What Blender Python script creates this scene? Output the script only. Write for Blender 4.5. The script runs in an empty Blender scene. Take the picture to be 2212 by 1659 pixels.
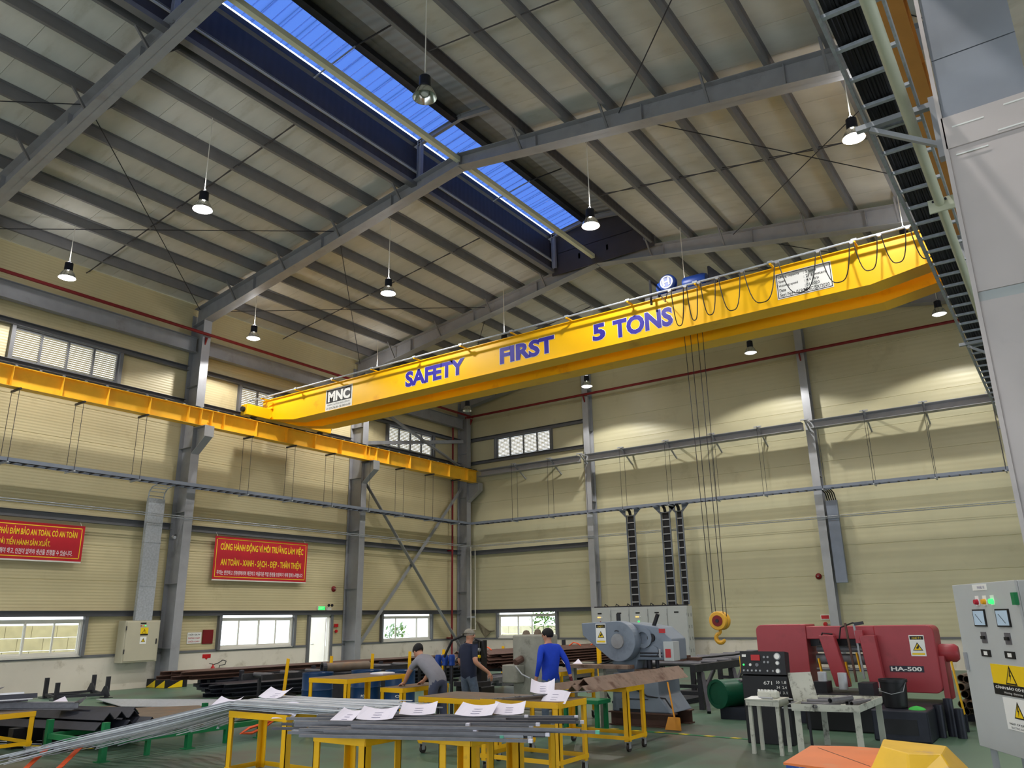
import bpy, math, random
from mathutils import Vector, Matrix
random.seed(7)
SC = bpy.context.scene
COL = SC.collection
V = Vector

# ------------------------------------------------------------------ camera, world, exposure
CAMPOS = V((23.44, -29.392, 1.771))
def set_camera():
    yaw, pit, rol = 0.61003, 0.29276, -0.01758
    cy, sy, cp, sp = math.cos(yaw), math.sin(yaw), math.cos(pit), math.sin(pit)
    f = V((-sy*cp, cy*cp, sp)); r = V((cy, sy, 0)); u = r.cross(f)
    r2 = math.cos(rol)*r + math.sin(rol)*u; u2 = -math.sin(rol)*r + math.cos(rol)*u
    cd = bpy.data.cameras.new('camera'); co = bpy.data.objects.new('camera', cd); COL.objects.link(co)
    m = Matrix((r2, u2, -f)).transposed().to_4x4(); m.translation = CAMPOS
    co.matrix_world = m
    cd.sensor_width = 36; cd.lens = 1685.9/2212*36; cd.clip_start = .05; cd.clip_end = 500
    SC.camera = co
set_camera()
W = bpy.data.worlds.new('world'); SC.world = W; W.use_nodes = True
bg = W.node_tree.nodes['Background']
bg.inputs['Color'].default_value = (0.84, 0.92, 1.0, 1); bg.inputs['Strength'].default_value = 3.6
LAMP_W = 700.0
SC.view_settings.view_transform = 'Standard'; SC.view_settings.look = 'None'
SC.view_settings.exposure = 0.0; SC.view_settings.gamma = 1.0; SC.view_settings.use_curve_mapping = False
try:
    SC.cycles.use_denoising = True; SC.cycles.max_bounces = 8; SC.cycles.sample_clamp_indirect = 4.0
    SC.cycles.caustics_reflective = False; SC.cycles.caustics_refractive = False
except Exception: pass

# ------------------------------------------------------------------ materials
def s2l(c):
    return tuple(((x/255)/12.92 if x/255 <= .04045 else ((x/255+.055)/1.055)**2.4) for x in c)
MATS = {}
def mat(name, rgb, rough=.55, metal=0.0, var=.12, scale=3.0, rgb2=None, mix2=.0, scale2=1.2, emit=None, es=0, spec=.4, rib=None, bump=0.0, stretch=None):
    """plain procedural paint: noise value variation, optional second colour in blotches (rust, dirt), optional ribs"""
    if name in MATS: return MATS[name]
    m = bpy.data.materials.new(name); m.use_nodes = True; nt = m.node_tree; N = nt.nodes; L = nt.links
    b = N['Principled BSDF']; b.inputs['Roughness'].default_value = rough; b.inputs['Metallic'].default_value = metal
    b.inputs['Specular IOR Level'].default_value = spec
    c = s2l(rgb)
    tc = N.new('ShaderNodeTexCoord'); src = tc.outputs['Object']
    if stretch:
        mp = N.new('ShaderNodeMapping'); mp.inputs['Scale'].default_value = stretch; L.new(src, mp.inputs['Vector']); src = mp.outputs['Vector']
    nz = N.new('ShaderNodeTexNoise'); nz.inputs['Scale'].default_value = scale; nz.inputs['Detail'].default_value = 5
    L.new(src, nz.inputs['Vector'])
    rp = N.new('ShaderNodeValToRGB'); e = rp.color_ramp.elements
    e[0].position = .3; e[1].position = .7
    e[0].color = tuple(x*(1-var) for x in c)+(1,); e[1].color = tuple(min(1, x*(1+var)) for x in c)+(1,)
    L.new(nz.outputs['Fac'], rp.inputs['Fac']); out = rp.outputs['Color']
    if rgb2:
        n2 = N.new('ShaderNodeTexNoise'); n2.inputs['Scale'].default_value = scale2; n2.inputs['Detail'].default_value = 7; n2.inputs['Roughness'].default_value = .65
        L.new(src, n2.inputs['Vector'])
        r2 = N.new('ShaderNodeValToRGB'); q = r2.color_ramp.elements
        q[0].position = max(0, .62-mix2*.5); q[1].position = min(1, .74-mix2*.4); q[0].color = (0,0,0,1); q[1].color = (1,1,1,1)
        L.new(n2.outputs['Fac'], r2.inputs['Fac'])
        mx = N.new('ShaderNodeMix'); mx.data_type = 'RGBA'; L.new(r2.outputs['Color'], mx.inputs[0]); L.new(out, mx.inputs[6])
        mx.inputs[7].default_value = s2l(rgb2)+(1,); out = mx.outputs[2]
    L.new(out, b.inputs['Base Color'])
    if rib or bump:
        bp = N.new('ShaderNodeBump'); bp.inputs['Strength'].default_value = bump or .3; bp.inputs['Distance'].default_value = .01
        if rib:
            axis, per = rib
            sp = N.new('ShaderNodeSeparateXYZ'); L.new(tc.outputs['Object'], sp.inputs[0])
            ml = N.new('ShaderNodeMath'); ml.operation = 'MULTIPLY'; ml.inputs[1].default_value = 2*math.pi/per; L.new(sp.outputs['XYZ'.index(axis)], ml.inputs[0])
            sn = N.new('ShaderNodeMath'); sn.operation = 'SINE'; L.new(ml.outputs[0], sn.inputs[0]); L.new(sn.outputs[0], bp.inputs['Height'])
        else: L.new(nz.outputs['Fac'], bp.inputs['Height'])
        L.new(bp.outputs['Normal'], b.inputs['Normal'])
    if emit:
        b.inputs['Emission Color'].default_value = s2l(emit)+(1,); b.inputs['Emission Strength'].default_value = es
    MATS[name] = m; return m
def glass(name, tint=(1, 1, 1), refl=.06):
    if name in MATS: return MATS[name]
    m = bpy.data.materials.new(name); m.use_nodes = True; nt = m.node_tree; nt.nodes.clear()
    o = nt.nodes.new('ShaderNodeOutputMaterial'); t = nt.nodes.new('ShaderNodeBsdfTransparent'); g = nt.nodes.new('ShaderNodeBsdfGlossy'); x = nt.nodes.new('ShaderNodeMixShader')
    t.inputs[0].default_value = tint+(1,); g.inputs['Roughness'].default_value = .05; x.inputs[0].default_value = refl
    nt.links.new(t.outputs[0], x.inputs[1]); nt.links.new(g.outputs[0], x.inputs[2]); nt.links.new(x.outputs[0], o.inputs[0])
    MATS[name] = m; return m
def translucent(name, rgb, k=.8):
    if name in MATS: return MATS[name]
    m = bpy.data.materials.new(name); m.use_nodes = True; nt = m.node_tree; nt.nodes.clear()
    o = nt.nodes.new('ShaderNodeOutputMaterial'); t = nt.nodes.new('ShaderNodeBsdfTranslucent'); g = nt.nodes.new('ShaderNodeBsdfDiffuse'); x = nt.nodes.new('ShaderNodeMixShader')
    c = s2l(rgb)+(1,); t.inputs[0].default_value = c; g.inputs[0].default_value = c; x.inputs[0].default_value = 1-k
    nt.links.new(t.outputs[0], x.inputs[1]); nt.links.new(g.outputs[0], x.inputs[2]); nt.links.new(x.outputs[0], o.inputs[0])
    MATS[name] = m; return m

mat('wall_panel', (206, 193, 152), .42, var=.05, scale=.7, rib=('Z', .085), bump=.22, rgb2=(186, 172, 132), mix2=.05, scale2=.5)
mat('wall_panel_back', (196, 190, 156), .40, var=.05, scale=.7, rib=('Z', .17), bump=.10, rgb2=(178, 171, 138), mix2=.05, scale2=.5)
mat('roof_sheet', (204, 202, 194), .7, var=.07, scale=.9, rgb2=(190, 187, 176), mix2=.12, scale2=.8, stretch=(1, 3, 1))
mat('steel_grey', (152, 153, 157), .5, .1, var=.07, rgb2=(136, 135, 136), mix2=.1)
mat('steel_light', (166, 168, 172), .45, .2, var=.06)
mat('purlin_grey', (118, 117, 119), .6, .1, var=.08)
mat('sag_grey', (74, 72, 76), .6, .1)
mat('girt_grey', (112, 113, 116), .55, .1, var=.06)
mat('galv', (176, 181, 188), .42, .3, var=.16, scale=18, spec=.5)
mat('tray_grey', (126, 134, 148), .45, .3, var=.08)
mat('black', (26, 26, 30), .5, var=.2)
mat('dark_steel', (52, 52, 58), .5, .3, var=.2, scale=6)
mat('cable_black', (24, 24, 28), .55)
mat('crane_yellow', (252, 192, 12), .42, var=.05, scale=1.0, rgb2=(228, 160, 20), mix2=.05)
mat('runway_yellow', (248, 194, 52), .5, var=.06, rgb2=(236, 178, 44), mix2=.08)
mat('runway_shaded', (196, 134, 62), .55, var=.08)  # runway paint for the right beam, darkened to carry its shade
mat('cart_yellow', (252, 190, 14), .42, var=.05, rgb2=(176, 112, 28), mix2=-.06, scale2=6)
mat('navy_letter', (52, 44, 150), .5, var=.05)
mat('white_paint', (236, 236, 236), .5, var=.03)
mat('dado_white', (226, 218, 204), .75, var=.05, scale=1.2, rgb2=(196, 186, 168), mix2=.14, scale2=1.6)
mat('floor_green', (80, 108, 88), .42, var=.14, scale=.6, rgb2=(86, 88, 78), mix2=.28, scale2=.35, spec=.5)
mat('red_pipe', (122, 22, 28), .45, var=.08)
mat('fire_red', (190, 30, 34), .4)
mat('banner_red', (192, 28, 44), .6, var=.06)
mat('banner_yellow', (250, 214, 40), .6, var=.03)
mat('banner_white', (240, 232, 236), .6, var=.03)
mat('beige_box', (188, 182, 160), .45, var=.03)
mat('cabinet_grey', (186, 190, 190), .45, var=.03)
mat('sign_white', (240, 240, 236), .5, var=.02)
mat('sign_yellow', (244, 206, 20), .45, var=.02)
mat('sign_black', (18, 18, 20), .5, var=.05)
mat('frame_white', (228, 224, 214), .45, var=.03)
mat('louver', (196, 186, 160), .6, var=.04)
mat('lamp_body', (40, 42, 52), .45, .4)
mat('reflector', (214, 214, 206), .18, .9, var=.03)
mat('lamp_glow', (255, 250, 255), .4, emit=(255, 248, 255), es=22)
mat('lamp_off', (226, 226, 222), .25, var=.02)
mat('lamp_dim', (250, 250, 250), .4, emit=(250, 250, 255), es=1.6)
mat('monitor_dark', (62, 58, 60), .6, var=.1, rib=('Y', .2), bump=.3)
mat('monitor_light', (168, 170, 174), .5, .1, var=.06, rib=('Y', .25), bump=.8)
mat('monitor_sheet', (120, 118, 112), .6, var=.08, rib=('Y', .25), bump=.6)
glass('pane', (.97, 1, .99))
translucent('skylight', (126, 150, 194), .92)
translucent('skylight_rib', (236, 242, 255), .96)
mat('pale_pink', (206, 196, 194), .5, var=.03, rgb2=(188, 180, 180), mix2=.06)
mat('casing_shaded', (150, 154, 164), .5, var=.05)  # upper part of the clad column: its shade is put into the colour
mat('pipe_cream', (214, 216, 192), .4, var=.03)
mat('ext_block', (206, 196, 172), .85, var=.1, scale=4)
mat('ext_ground', (176, 172, 158), .9, var=.1)
mat('leaf', (96, 140, 48), .6, var=.25, scale=8)
mat('skin', (196, 142, 116), .5, var=.05)

# ------------------------------------------------------------------ mesh helpers
class MB:
    def __init__(s): s.v = []; s.f = []
    def add(s, vs, fs):
        o = len(s.v); s.v += [tuple(x) for x in vs]; s.f += [tuple(i+o for i in f) for f in fs]; return s
    def box(s, lo, hi):
        x0, y0, z0 = lo; x1, y1, z1 = hi
        return s.add([(x0,y0,z0),(x1,y0,z0),(x1,y1,z0),(x0,y1,z0),(x0,y0,z1),(x1,y0,z1),(x1,y1,z1),(x0,y1,z1)],
                     [(0,3,2,1),(4,5,6,7),(0,1,5,4),(1,2,6,5),(2,3,7,6),(3,0,4,7)])
    def cbox(s, c, d): return s.box([c[i]-d[i]/2 for i in range(3)], [c[i]+d[i]/2 for i in range(3)])
    def frame(s, p0, p1, up=(0,0,1)):
        a = V(p0); b = V(p1); d = (b-a).normalized(); u = V(up)
        if abs(d.dot(u)) > .99: u = V((1,0,0))
        x = d.cross(u).normalized(); return a, b, x, x.cross(d).normalized()
    def ext(s, p0, p1, poly, up=(0,0,1)):
        """extrude the 2-D polygon (side, up) from p0 to p1"""
        a, b, x, u = s.frame(p0, p1, up); n = len(poly)
        vs = [a+x*p[0]+u*p[1] for p in poly]+[b+x*p[0]+u*p[1] for p in poly]
        return s.add(vs, [tuple(range(n-1,-1,-1)), tuple(range(n, 2*n))]+[(i, (i+1)%n, n+(i+1)%n, n+i) for i in range(n)])
    def bar(s, p0, p1, w, h, up=(0,0,1)): return s.ext(p0, p1, [(-w/2,-h/2),(w/2,-h/2),(w/2,h/2),(-w/2,h/2)], up)
    def ibeam(s, p0, p1, w, h, tf=.015, tw=.012, up=(0,0,1)):
        a, b, c, d = w/2, h/2, tw/2, h/2-tf
        return s.ext(p0, p1, [(-a,-b),(a,-b),(a,-d),(c,-d),(c,d),(a,d),(a,b),(-a,b),(-a,d),(-c,d),(-c,-d),(-a,-d)], up)
    def cbeam(s, p0, p1, w, h, t=.008, up=(0,0,1)):
        return s.ext(p0, p1, [(-w/2,-h/2),(w/2,-h/2),(w/2,-h/2+t),(-w/2+t,-h/2+t),(-w/2+t,h/2-t),(w/2,h/2-t),(w/2,h/2),(-w/2,h/2)], up)
    def angle(s, p0, p1, w, t=.008, up=(0,0,1)):
        return s.ext(p0, p1, [(0,0),(w,0),(w,t),(t,t),(t,w),(0,w)], up)
    def cyl(s, p0, p1, r, r2=None, n=14, up=(0,0,1)):
        a, b, x, u = s.frame(p0, p1, up); r2 = r if r2 is None else r2
        c = [(math.cos(2*math.pi*i/n), math.sin(2*math.pi*i/n)) for i in range(n)]
        vs = [a+(x*p[0]+u*p[1])*r for p in c]+[b+(x*p[0]+u*p[1])*r2 for p in c]
        return s.add(vs, [tuple(range(n-1,-1,-1)), tuple(range(n, 2*n))]+[(i, (i+1)%n, n+(i+1)%n, n+i) for i in range(n)])
    def ring(s, p0, p1, ro, ri, n=20):
        a, b, x, u = s.frame(p0, p1); c = [(math.cos(2*math.pi*i/n), math.sin(2*math.pi*i/n)) for i in range(n)]
        vs = [e+(x*p[0]+u*p[1])*r for e in (a, b) for r in (ro, ri) for p in c]
        fs = []
        for i in range(n):
            j = (i+1) % n
            fs += [(i, j, 2*n+j, 2*n+i), (n+j, n+i, 3*n+i, 3*n+j), (j, i, n+i, n+j), (2*n+i, 2*n+j, 3*n+j, 3*n+i)]
        return s.add(vs, fs)
    def tube(s, pts, r, n=8):
        pts = [V(p) for p in pts]; rs = r if isinstance(r, (list, tuple)) else [r]*len(pts); vs = []; px = None
        for i, p in enumerate(pts):
            d = (pts[min(i+1, len(pts)-1)]-pts[max(i-1, 0)]).normalized()
            if px is None:
                q = V((0,0,1)) if abs(d.z) < .9 else V((1,0,0)); px = d.cross(q).normalized()
            else: px = (px-d*px.dot(d)).normalized()
            u = d.cross(px)
            vs += [p+(px*math.cos(2*math.pi*k/n)+u*math.sin(2*math.pi*k/n))*rs[i] for k in range(n)]
        m = len(pts); fs = [tuple(range(n-1,-1,-1)), tuple(range((m-1)*n, m*n))]
        for i in range(m-1):
            for k in range(n): fs.append((i*n+k, i*n+(k+1)%n, (i+1)*n+(k+1)%n, (i+1)*n+k))
        return s.add(vs, fs)
    def lathe(s, prof, c, n=24, axis=(0,0,1)):
        """profile of (radius, height) revolved round the axis through c"""
        a, b, x, u = s.frame(c, V(c)+V(axis)); d = V(axis).normalized(); vs = []
        for r, h in prof: vs += [a+d*h+(x*math.cos(2*math.pi*k/n)+u*math.sin(2*math.pi*k/n))*max(r, 1e-4) for k in range(n)]
        fs = []
        for i in range(len(prof)-1):
            for k in range(n): fs.append((i*n+k, i*n+(k+1)%n, (i+1)*n+(k+1)%n, (i+1)*n+k))
        return s.add(vs, fs)
    def prism(s, poly, o, xd, yd, depth):
        """flat outline in the (xd, yd) plane through o, given thickness along xd x yd"""
        o = V(o); xd = V(xd).normalized(); yd = V(yd).normalized(); nd = xd.cross(yd); n = len(poly)
        vs = [o+xd*p[0]+yd*p[1] for p in poly]; vs += [q+nd*depth for q in vs]
        return s.add(vs, [tuple(range(n-1,-1,-1)), tuple(range(n, 2*n))]+[(i, (i+1)%n, n+(i+1)%n, n+i) for i in range(n)])
    def build(s, name, m, parent=None, smooth=False, loc=None, bevel=0):
        me = bpy.data.meshes.new(name); me.from_pydata(s.v, [], s.f); me.update()
        return link(name, me, m, parent, smooth, bevel)
def link(name, me, m, parent=None, smooth=False, bevel=0):
    me.materials.append(MATS[m] if isinstance(m, str) else m)
    if smooth:
        for p in me.polygons: p.use_smooth = True
        try: me.set_sharp_from_angle(angle=math.radians(40))
        except Exception: pass
    o = bpy.data.objects.new(name, me); COL.objects.link(o)
    if parent: adopt(o, parent)
    if bevel:
        b = o.modifiers.new('bevel', 'BEVEL'); b.width = bevel; b.segments = 2; b.limit_method = 'ANGLE'
    return o
def root_loc(o):
    t = V((0,0,0))
    while o: t += o.location; o = o.parent
    return t
ROOTW = {}
def adopt(o, parent):
    o.parent = parent
    # meshes are written in world coordinates; parents carry only a location
    base = ROOTW.get(parent.name, V((0,0,0)))
    o.matrix_parent_inverse = Matrix.Translation(-base) if parent.type == 'EMPTY' else Matrix.Identity(4)
def tag(o, label, cat, group=None, kind=None):
    o['label'] = label; o['category'] = cat
    if group: o['group'] = group
    if kind: o['kind'] = kind
    return o
def thing(name, label, cat, loc=(0,0,0), group=None):
    o = bpy.data.objects.new(name, None); COL.objects.link(o); o.location = loc; o.empty_display_size = .1
    ROOTW[o.name] = V(loc); return tag(o, label, cat, group)
def struct(name, label, cat, loc=None):
    o = bpy.data.objects.new(name, None); COL.objects.link(o); o.empty_display_size = .1
    ROOTW[o.name] = V((0,0,0)); return tag(o, label, cat, None, 'structure')
def dup(o, parent=None):
    c = o.copy(); COL.objects.link(c)
    if parent: c.parent = parent
    for ch in list(o.children): dup(ch, c)
    return c
def dup_at(root, loc, label=None, rotz=None):
    r = dup(root); r.location = loc
    if rotz is not None: r.rotation_euler = (0,0,rotz)
    if label: r['label'] = label
    return r
def shift(o, d, name, parent):
    """a copy sharing o's mesh, moved by d"""
    c = o.copy(); COL.objects.link(c); c.parent = parent; c.matrix_parent_inverse = o.matrix_parent_inverse.copy(); c.location = o.location+V(d); return c
TEXT_CACHE = {}
def glyphs(body, bold=0.0):
    """outline mesh of a line of lettering: (vertices, faces)"""
    if (body, bold) in TEXT_CACHE: return TEXT_CACHE[(body, bold)]
    cu = bpy.data.curves.new('t', 'FONT'); cu.body = body; cu.size = 1; cu.resolution_u = 3; cu.offset = bold; cu.extrude = 0
    t = bpy.data.objects.new('t', cu); me = t.to_mesh()
    r = ([v.co.copy() for v in me.vertices], [tuple(p.vertices) for p in me.polygons])
    t.to_mesh_clear(); bpy.data.objects.remove(t); bpy.data.curves.remove(cu)
    TEXT_CACHE[(body, bold)] = r; return r
def text(name, body, m, o, xd, yd, width, height, parent, lift=.004, bold=0.0):
    """lettering as flat raised geometry, fitted to a width x height box whose lower left corner is o"""
    plain = body.replace('Đ', 'D'); vs, fs = glyphs(plain, bold); vs = list(vs); fs = list(fs)
    if not vs: return None
    for k, c in enumerate(body):
        if c != 'Đ': continue
        right = max(v.x for v in glyphs(plain[:k+1], bold)[0]); w = max(v.x for v in glyphs('D', bold)[0])-min(v.x for v in glyphs('D', bold)[0]); l = right-w
        n = len(vs); vs += [V((l-.1*w,.31,.003)), V((l+.48*w,.31,.003)), V((l+.48*w,.42,.003)), V((l-.1*w,.42,.003))]; fs.append((n,n+1,n+2,n+3))
    xs = [v.x for v in vs]; ys = [v.y for v in vs]; x0, y0 = min(xs), min(ys); sx, sy = width/((max(xs)-x0) or 1), height/((max(ys)-y0) or 1)
    xd = V(xd).normalized(); yd = V(yd).normalized(); nd = xd.cross(yd); o = V(o)+nd*lift
    me = bpy.data.meshes.new(name); me.from_pydata([o+xd*((v.x-x0)*sx)+yd*((v.y-y0)*sy)+nd*(v.z*.3) for v in vs], [], fs); me.update()
    return link(name, me, m, parent)
def plate(name, o, xd, yd, w, h, t, m, parent):
    return MB().prism([(0,0),(w,0),(w,h),(0,h)], o, xd, yd, t).build(name, m, parent)

# ------------------------------------------------------------------ the building
YF = [-0.45, -7.4, -14.95, -22.5, -30.0]            # portal frames, from the back wall towards the camera
RX, RZB, RZT = 11.78, 13.465, 13.84                  # ridge: x, rafter underside, rafter top
SB, ST = .16, .138
XR = 2*RX                                            # right column line
Y0 = -38.0
def ztop(x): return RZT-ST*abs(x-RX)                 # rafter top = purlin underside
def zsheet(x): return ztop(x)+.28
def chamfer_panel(mb, poly, o, xd, yd, t=.08, ch=.012):
    """wall panel: outline in the wall plane, its face edge chamfered so that joints are recessed"""
    n = len(poly); o = V(o); xd = V(xd); yd = V(yd); nd = xd.cross(yd)
    cx = sum(p[0] for p in poly)/n; cy = sum(p[1] for p in poly)/n
    def ins(p): return (p[0]-ch*(1 if p[0] > cx else -1), p[1]-ch*(1 if p[1] > cy else -1))
    A = [o+xd*p[0]+yd*p[1]-nd*t for p in poly]; B = [o+xd*p[0]+yd*p[1]-nd*.012 for p in poly]; Cc = [o+xd*q[0]+yd*q[1] for q in map(ins, poly)]
    fs = [tuple(range(n-1,-1,-1)), tuple(range(2*n, 3*n))]
    for k in (0, n): fs += [(k+i, k+(i+1)%n, k+n+(i+1)%n, k+n+i) for i in range(n)]
    mb.add(A+B+Cc, fs); return mb
def floor_and_outside():
    f = MB().box((-.12, Y0, -.2), (36, .12, 0)).build('floor', 'floor_green'); tag(f, 'green painted concrete workshop floor with worn dark patches', 'floor', None, 'structure')
    g = MB().box((-30, -60, -.5), (-.13, 40, -.15)).build('ground_outside', 'ext_ground'); tag(g, 'pale concrete yard outside the windows', 'ground', None, 'structure')
    g = MB().box((-.12, .13, -.5), (40, 40, -.15)).build('ground_outside', 'ext_ground'); tag(g, 'pale ground outside behind the back wall', 'ground', None, 'structure')
    w = thing('block_wall', 'pale block boundary wall seen through the lower left window', 'wall', (-5, -25, 0))
    for r in range(5):
        for c in range(26):
            MB().box((-5, -31+c*.8+(.4 if r % 2 else 0), -.15+r*.4), (-4.8, -31+c*.8+.785+(.4 if r % 2 else 0), -.15+r*.4+.385)).build('block', 'ext_block', w)
    w2 = thing('block_wall', 'pale block boundary wall seen through the back window', 'wall', (3, 6, 0))
    for r in range(4):
        for c in range(16): MB().box((-3+c*.8+(.4 if r % 2 else 0), 6, -.15+r*.4), (-3+c*.8+.785+(.4 if r % 2 else 0), 6.2, -.15+r*.4+.385)).build('block', 'ext_block', w2)
    def bush(c, n, r, label):
        b = MB()
        for k in range(n):
            a = random.uniform(0, 6.28); e = random.uniform(-.4, 1.2); d = V((math.cos(a)*math.cos(e), math.sin(a)*math.cos(e), math.sin(e)))*r*random.uniform(.3, 1)
            p = V(c)+d; t = V((random.uniform(-1,1), random.uniform(-1,1), random.uniform(-.3,1))).normalized()*.28; s = t.cross(V((.3,.5,.8))).normalized()*.05
            b.add([p, p+t*.5+s, p+t, p+t*.5-s, p+t*.5+t.cross(s).normalized()*.012], [(0,1,4),(1,2,4),(2,3,4),(3,0,4),(0,3,2,1)])
        root = thing('bush', label, 'bush', (c[0], c[1], 0)); b.build('foliage', 'leaf', root); MB().cyl((c[0], c[1], -.15), (c[0], c[1], c[2]), .03, .015).build('stem', 'dark_steel', root)
    bush((-3.6, -21.1, 1.1), 160, .6, 'green leafy bush outside the lower left window')
    bush((1.6, 4.2, 1.5), 160, .8, 'green leafy bush outside the back window')
    bush((-1.6, -2.9, 1.2), 120, .5, 'narrow green shrub outside the window beside the corner')
floor_and_outside()

def wall_left():
    w = struct('wall_left', 'beige ribbed panel wall along the left side', 'wall')
    X, Yd, Zd = (0,0,0), (0,1,0), (0,0,1)
    rows = [(2.05,3.05),(3.05,4.05),(4.05,5.05),(5.05,6.05),(6.05,7.05),(7.05,8.05),(8.05,9.0),(10.0,11.1),(11.1,12.45)]
    bays = [(-38,-30),(-30,-22.5),(-22.5,-14.95),(-14.95,-7.4),(-7.4,0)]
    wins = [(-20.55,-17.4),(-13.0,-9.9),(-5.45,-2.4)]
    for a, b in bays:
        for z0, z1 in rows: chamfer_panel(MB(), [(a,z0),(b,z0),(b,z1),(a,z1)], X, Yd, Zd).build('panel', 'wall_panel', w)
        ws = [q for q in wins if q[0] > a and q[1] < b]
        for z0, z1, low in ((.98,2.05,1),(9.0,10.0,0)):
            cuts = [a]
            for q in ws: cuts += [q[0], q[1]]
            if low and a == -14.95: cuts = [a, -13.0, -9.9, -9.22, -8.12, b]
            elif low == 1 and not ws: pass
            if len(cuts) % 2: cuts.append(b)
            for k in range(0, len(cuts), 2):
                c, d = cuts[k], cuts[k+1]
                if d-c > .05: chamfer_panel(MB(), [(c,z0),(d,z0),(d,z1),(c,z1)], X, Yd, Zd).build('panel', 'wall_panel', w)
        # girts in front of the panels
        for z, h in ((2.13,.16),(4.78,.2),(8.93,.12),(10.08,.16)):
            if a < -22.6 : continue
            MB().cbeam((.09, a+.15, z), (.09, b-.15, z), .16, h).build('girt', 'girt_grey', w)
        segs = [(a, b)] if a != -14.95 else [(a,-9.22),(-8.12,b)]
        for c, d in segs:
            MB().box((.0, c, .93), (.06, d, 1.0)).build('sill_rail', 'girt_grey', w)
            MB().box((-.12, c, 0), (.03, d, .93)).build('dado', 'dado_white', w)
        for q in ws:
            for z0, z1 in ((.98,2.05),(9.0,10.0)):
                for y in q: MB().box((0, y-.05, z0), (.14, y+.05, z1)).build('window_post', 'girt_grey', w)
    for y in (-9.22, -8.12): MB().box((0, y-.05, 0), (.1, y+.05, 2.05)).build('door_post', 'girt_grey', w)
wall_left()
def wall_back():
    w = struct('wall_back', 'pale yellow panel wall at the far end of the hall', 'wall')
    O, Xd, Zd = (0,0,0), (1,0,0), (0,0,1)
    bays = [(0,7.09),(7.09,16.4),(16.4,XR),(XR,36)]
    rows = [(2.05+i*1.0, 3.05+i*1.0) for i in range(12)]
    for a, b in bays:
        mid = [RX] if a < RX < b else []
        for z0, z1 in rows:
            if abs(z0-9.05) < .01 and a == 0:
                for c, d in ((0,1.93),(5.06,7.09)): chamfer_panel(MB(), [(c,z0),(d,z0),(d,z1),(c,z1)], O, Xd, Zd).build('panel', 'wall_panel_back', w)
                continue
            top = lambda x: min(z1, zsheet(x)+.1) if x <= XR else z1
            if max(top(a), top(b), *(top(m) for m in mid), 0) <= z0+.02: continue
            pts = [(a,z0),(b,z0)]
            xs = [b]+sorted(mid, reverse=True)+[a]
            # points where the roof line crosses the row
            for s in (-1, 1):
                xc = RX+s*(zsheet(RX)+.1-z1)/ST
                if a < xc < b: xs.append(xc)
                xb = RX+s*(zsheet(RX)+.1-z0)/ST
            xs = sorted(set(xs), reverse=True)
            pts += [(x, max(top(x), z0+.01)) for x in xs]
            chamfer_panel(MB(), pts, O, Xd, Zd).build('panel', 'wall_panel_back', w)
        for c, d in (((0,1.95),(5.05,7.09)) if a == 0 else ((a,b),)):
            chamfer_panel(MB(), [(c,.98),(d,.98),(d,2.05),(c,2.05)], O, Xd, Zd).build('panel', 'wall_panel_back', w)
        MB().box((a, -.06, .93), (b, 0, 1.0)).build('sill_rail', 'girt_grey', w)
        MB().box((a, -.03, 0), (b, .12, .93)).build('dado', 'dado_white', w)
    for z, h in ((2.13,.16),(4.75,.2),(8.98,.14),(10.12,.16)): MB().cbeam((.4, -.09, z), (6.95, -.09, z), .16, h).build('girt', 'girt_grey', w)
    for z0, z1 in ((.98,2.05),(9.05,10.05)):
        for x in (1.93, 5.06): MB().box((x-.05, -.14, z0), (x+.05, 0, z1)).build('window_post', 'girt_grey', w)
wall_back()
def wall_other():
    w = struct('wall_rear', 'rear wall behind the camera with a wide opening added to let in fill light', 'wall')
    for lo, hi in (((-.12,Y0-.1,0),(5,Y0,14)),((5,Y0-.1,5),(30,Y0,16)),((30,Y0-.1,0),(36,Y0,16))): MB().box(lo, hi).build('panel', 'wall_panel', w)  # unseen opening, added and sized for ambient daylight
    w = struct('wall_right', 'far right wall of the neighbouring bay with an opening added to let in fill light', 'wall')
    for lo, hi in (((36,Y0,4.2),(36.1,.1,16)),((36,-8,0),(36.1,.1,4.2)),((36,Y0,0),(36.1,-26,4.2))): MB().box(lo, hi).build('panel', 'wall_panel', w)  # gap left in this unseen wall so that fill daylight enters
wall_other()

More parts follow.
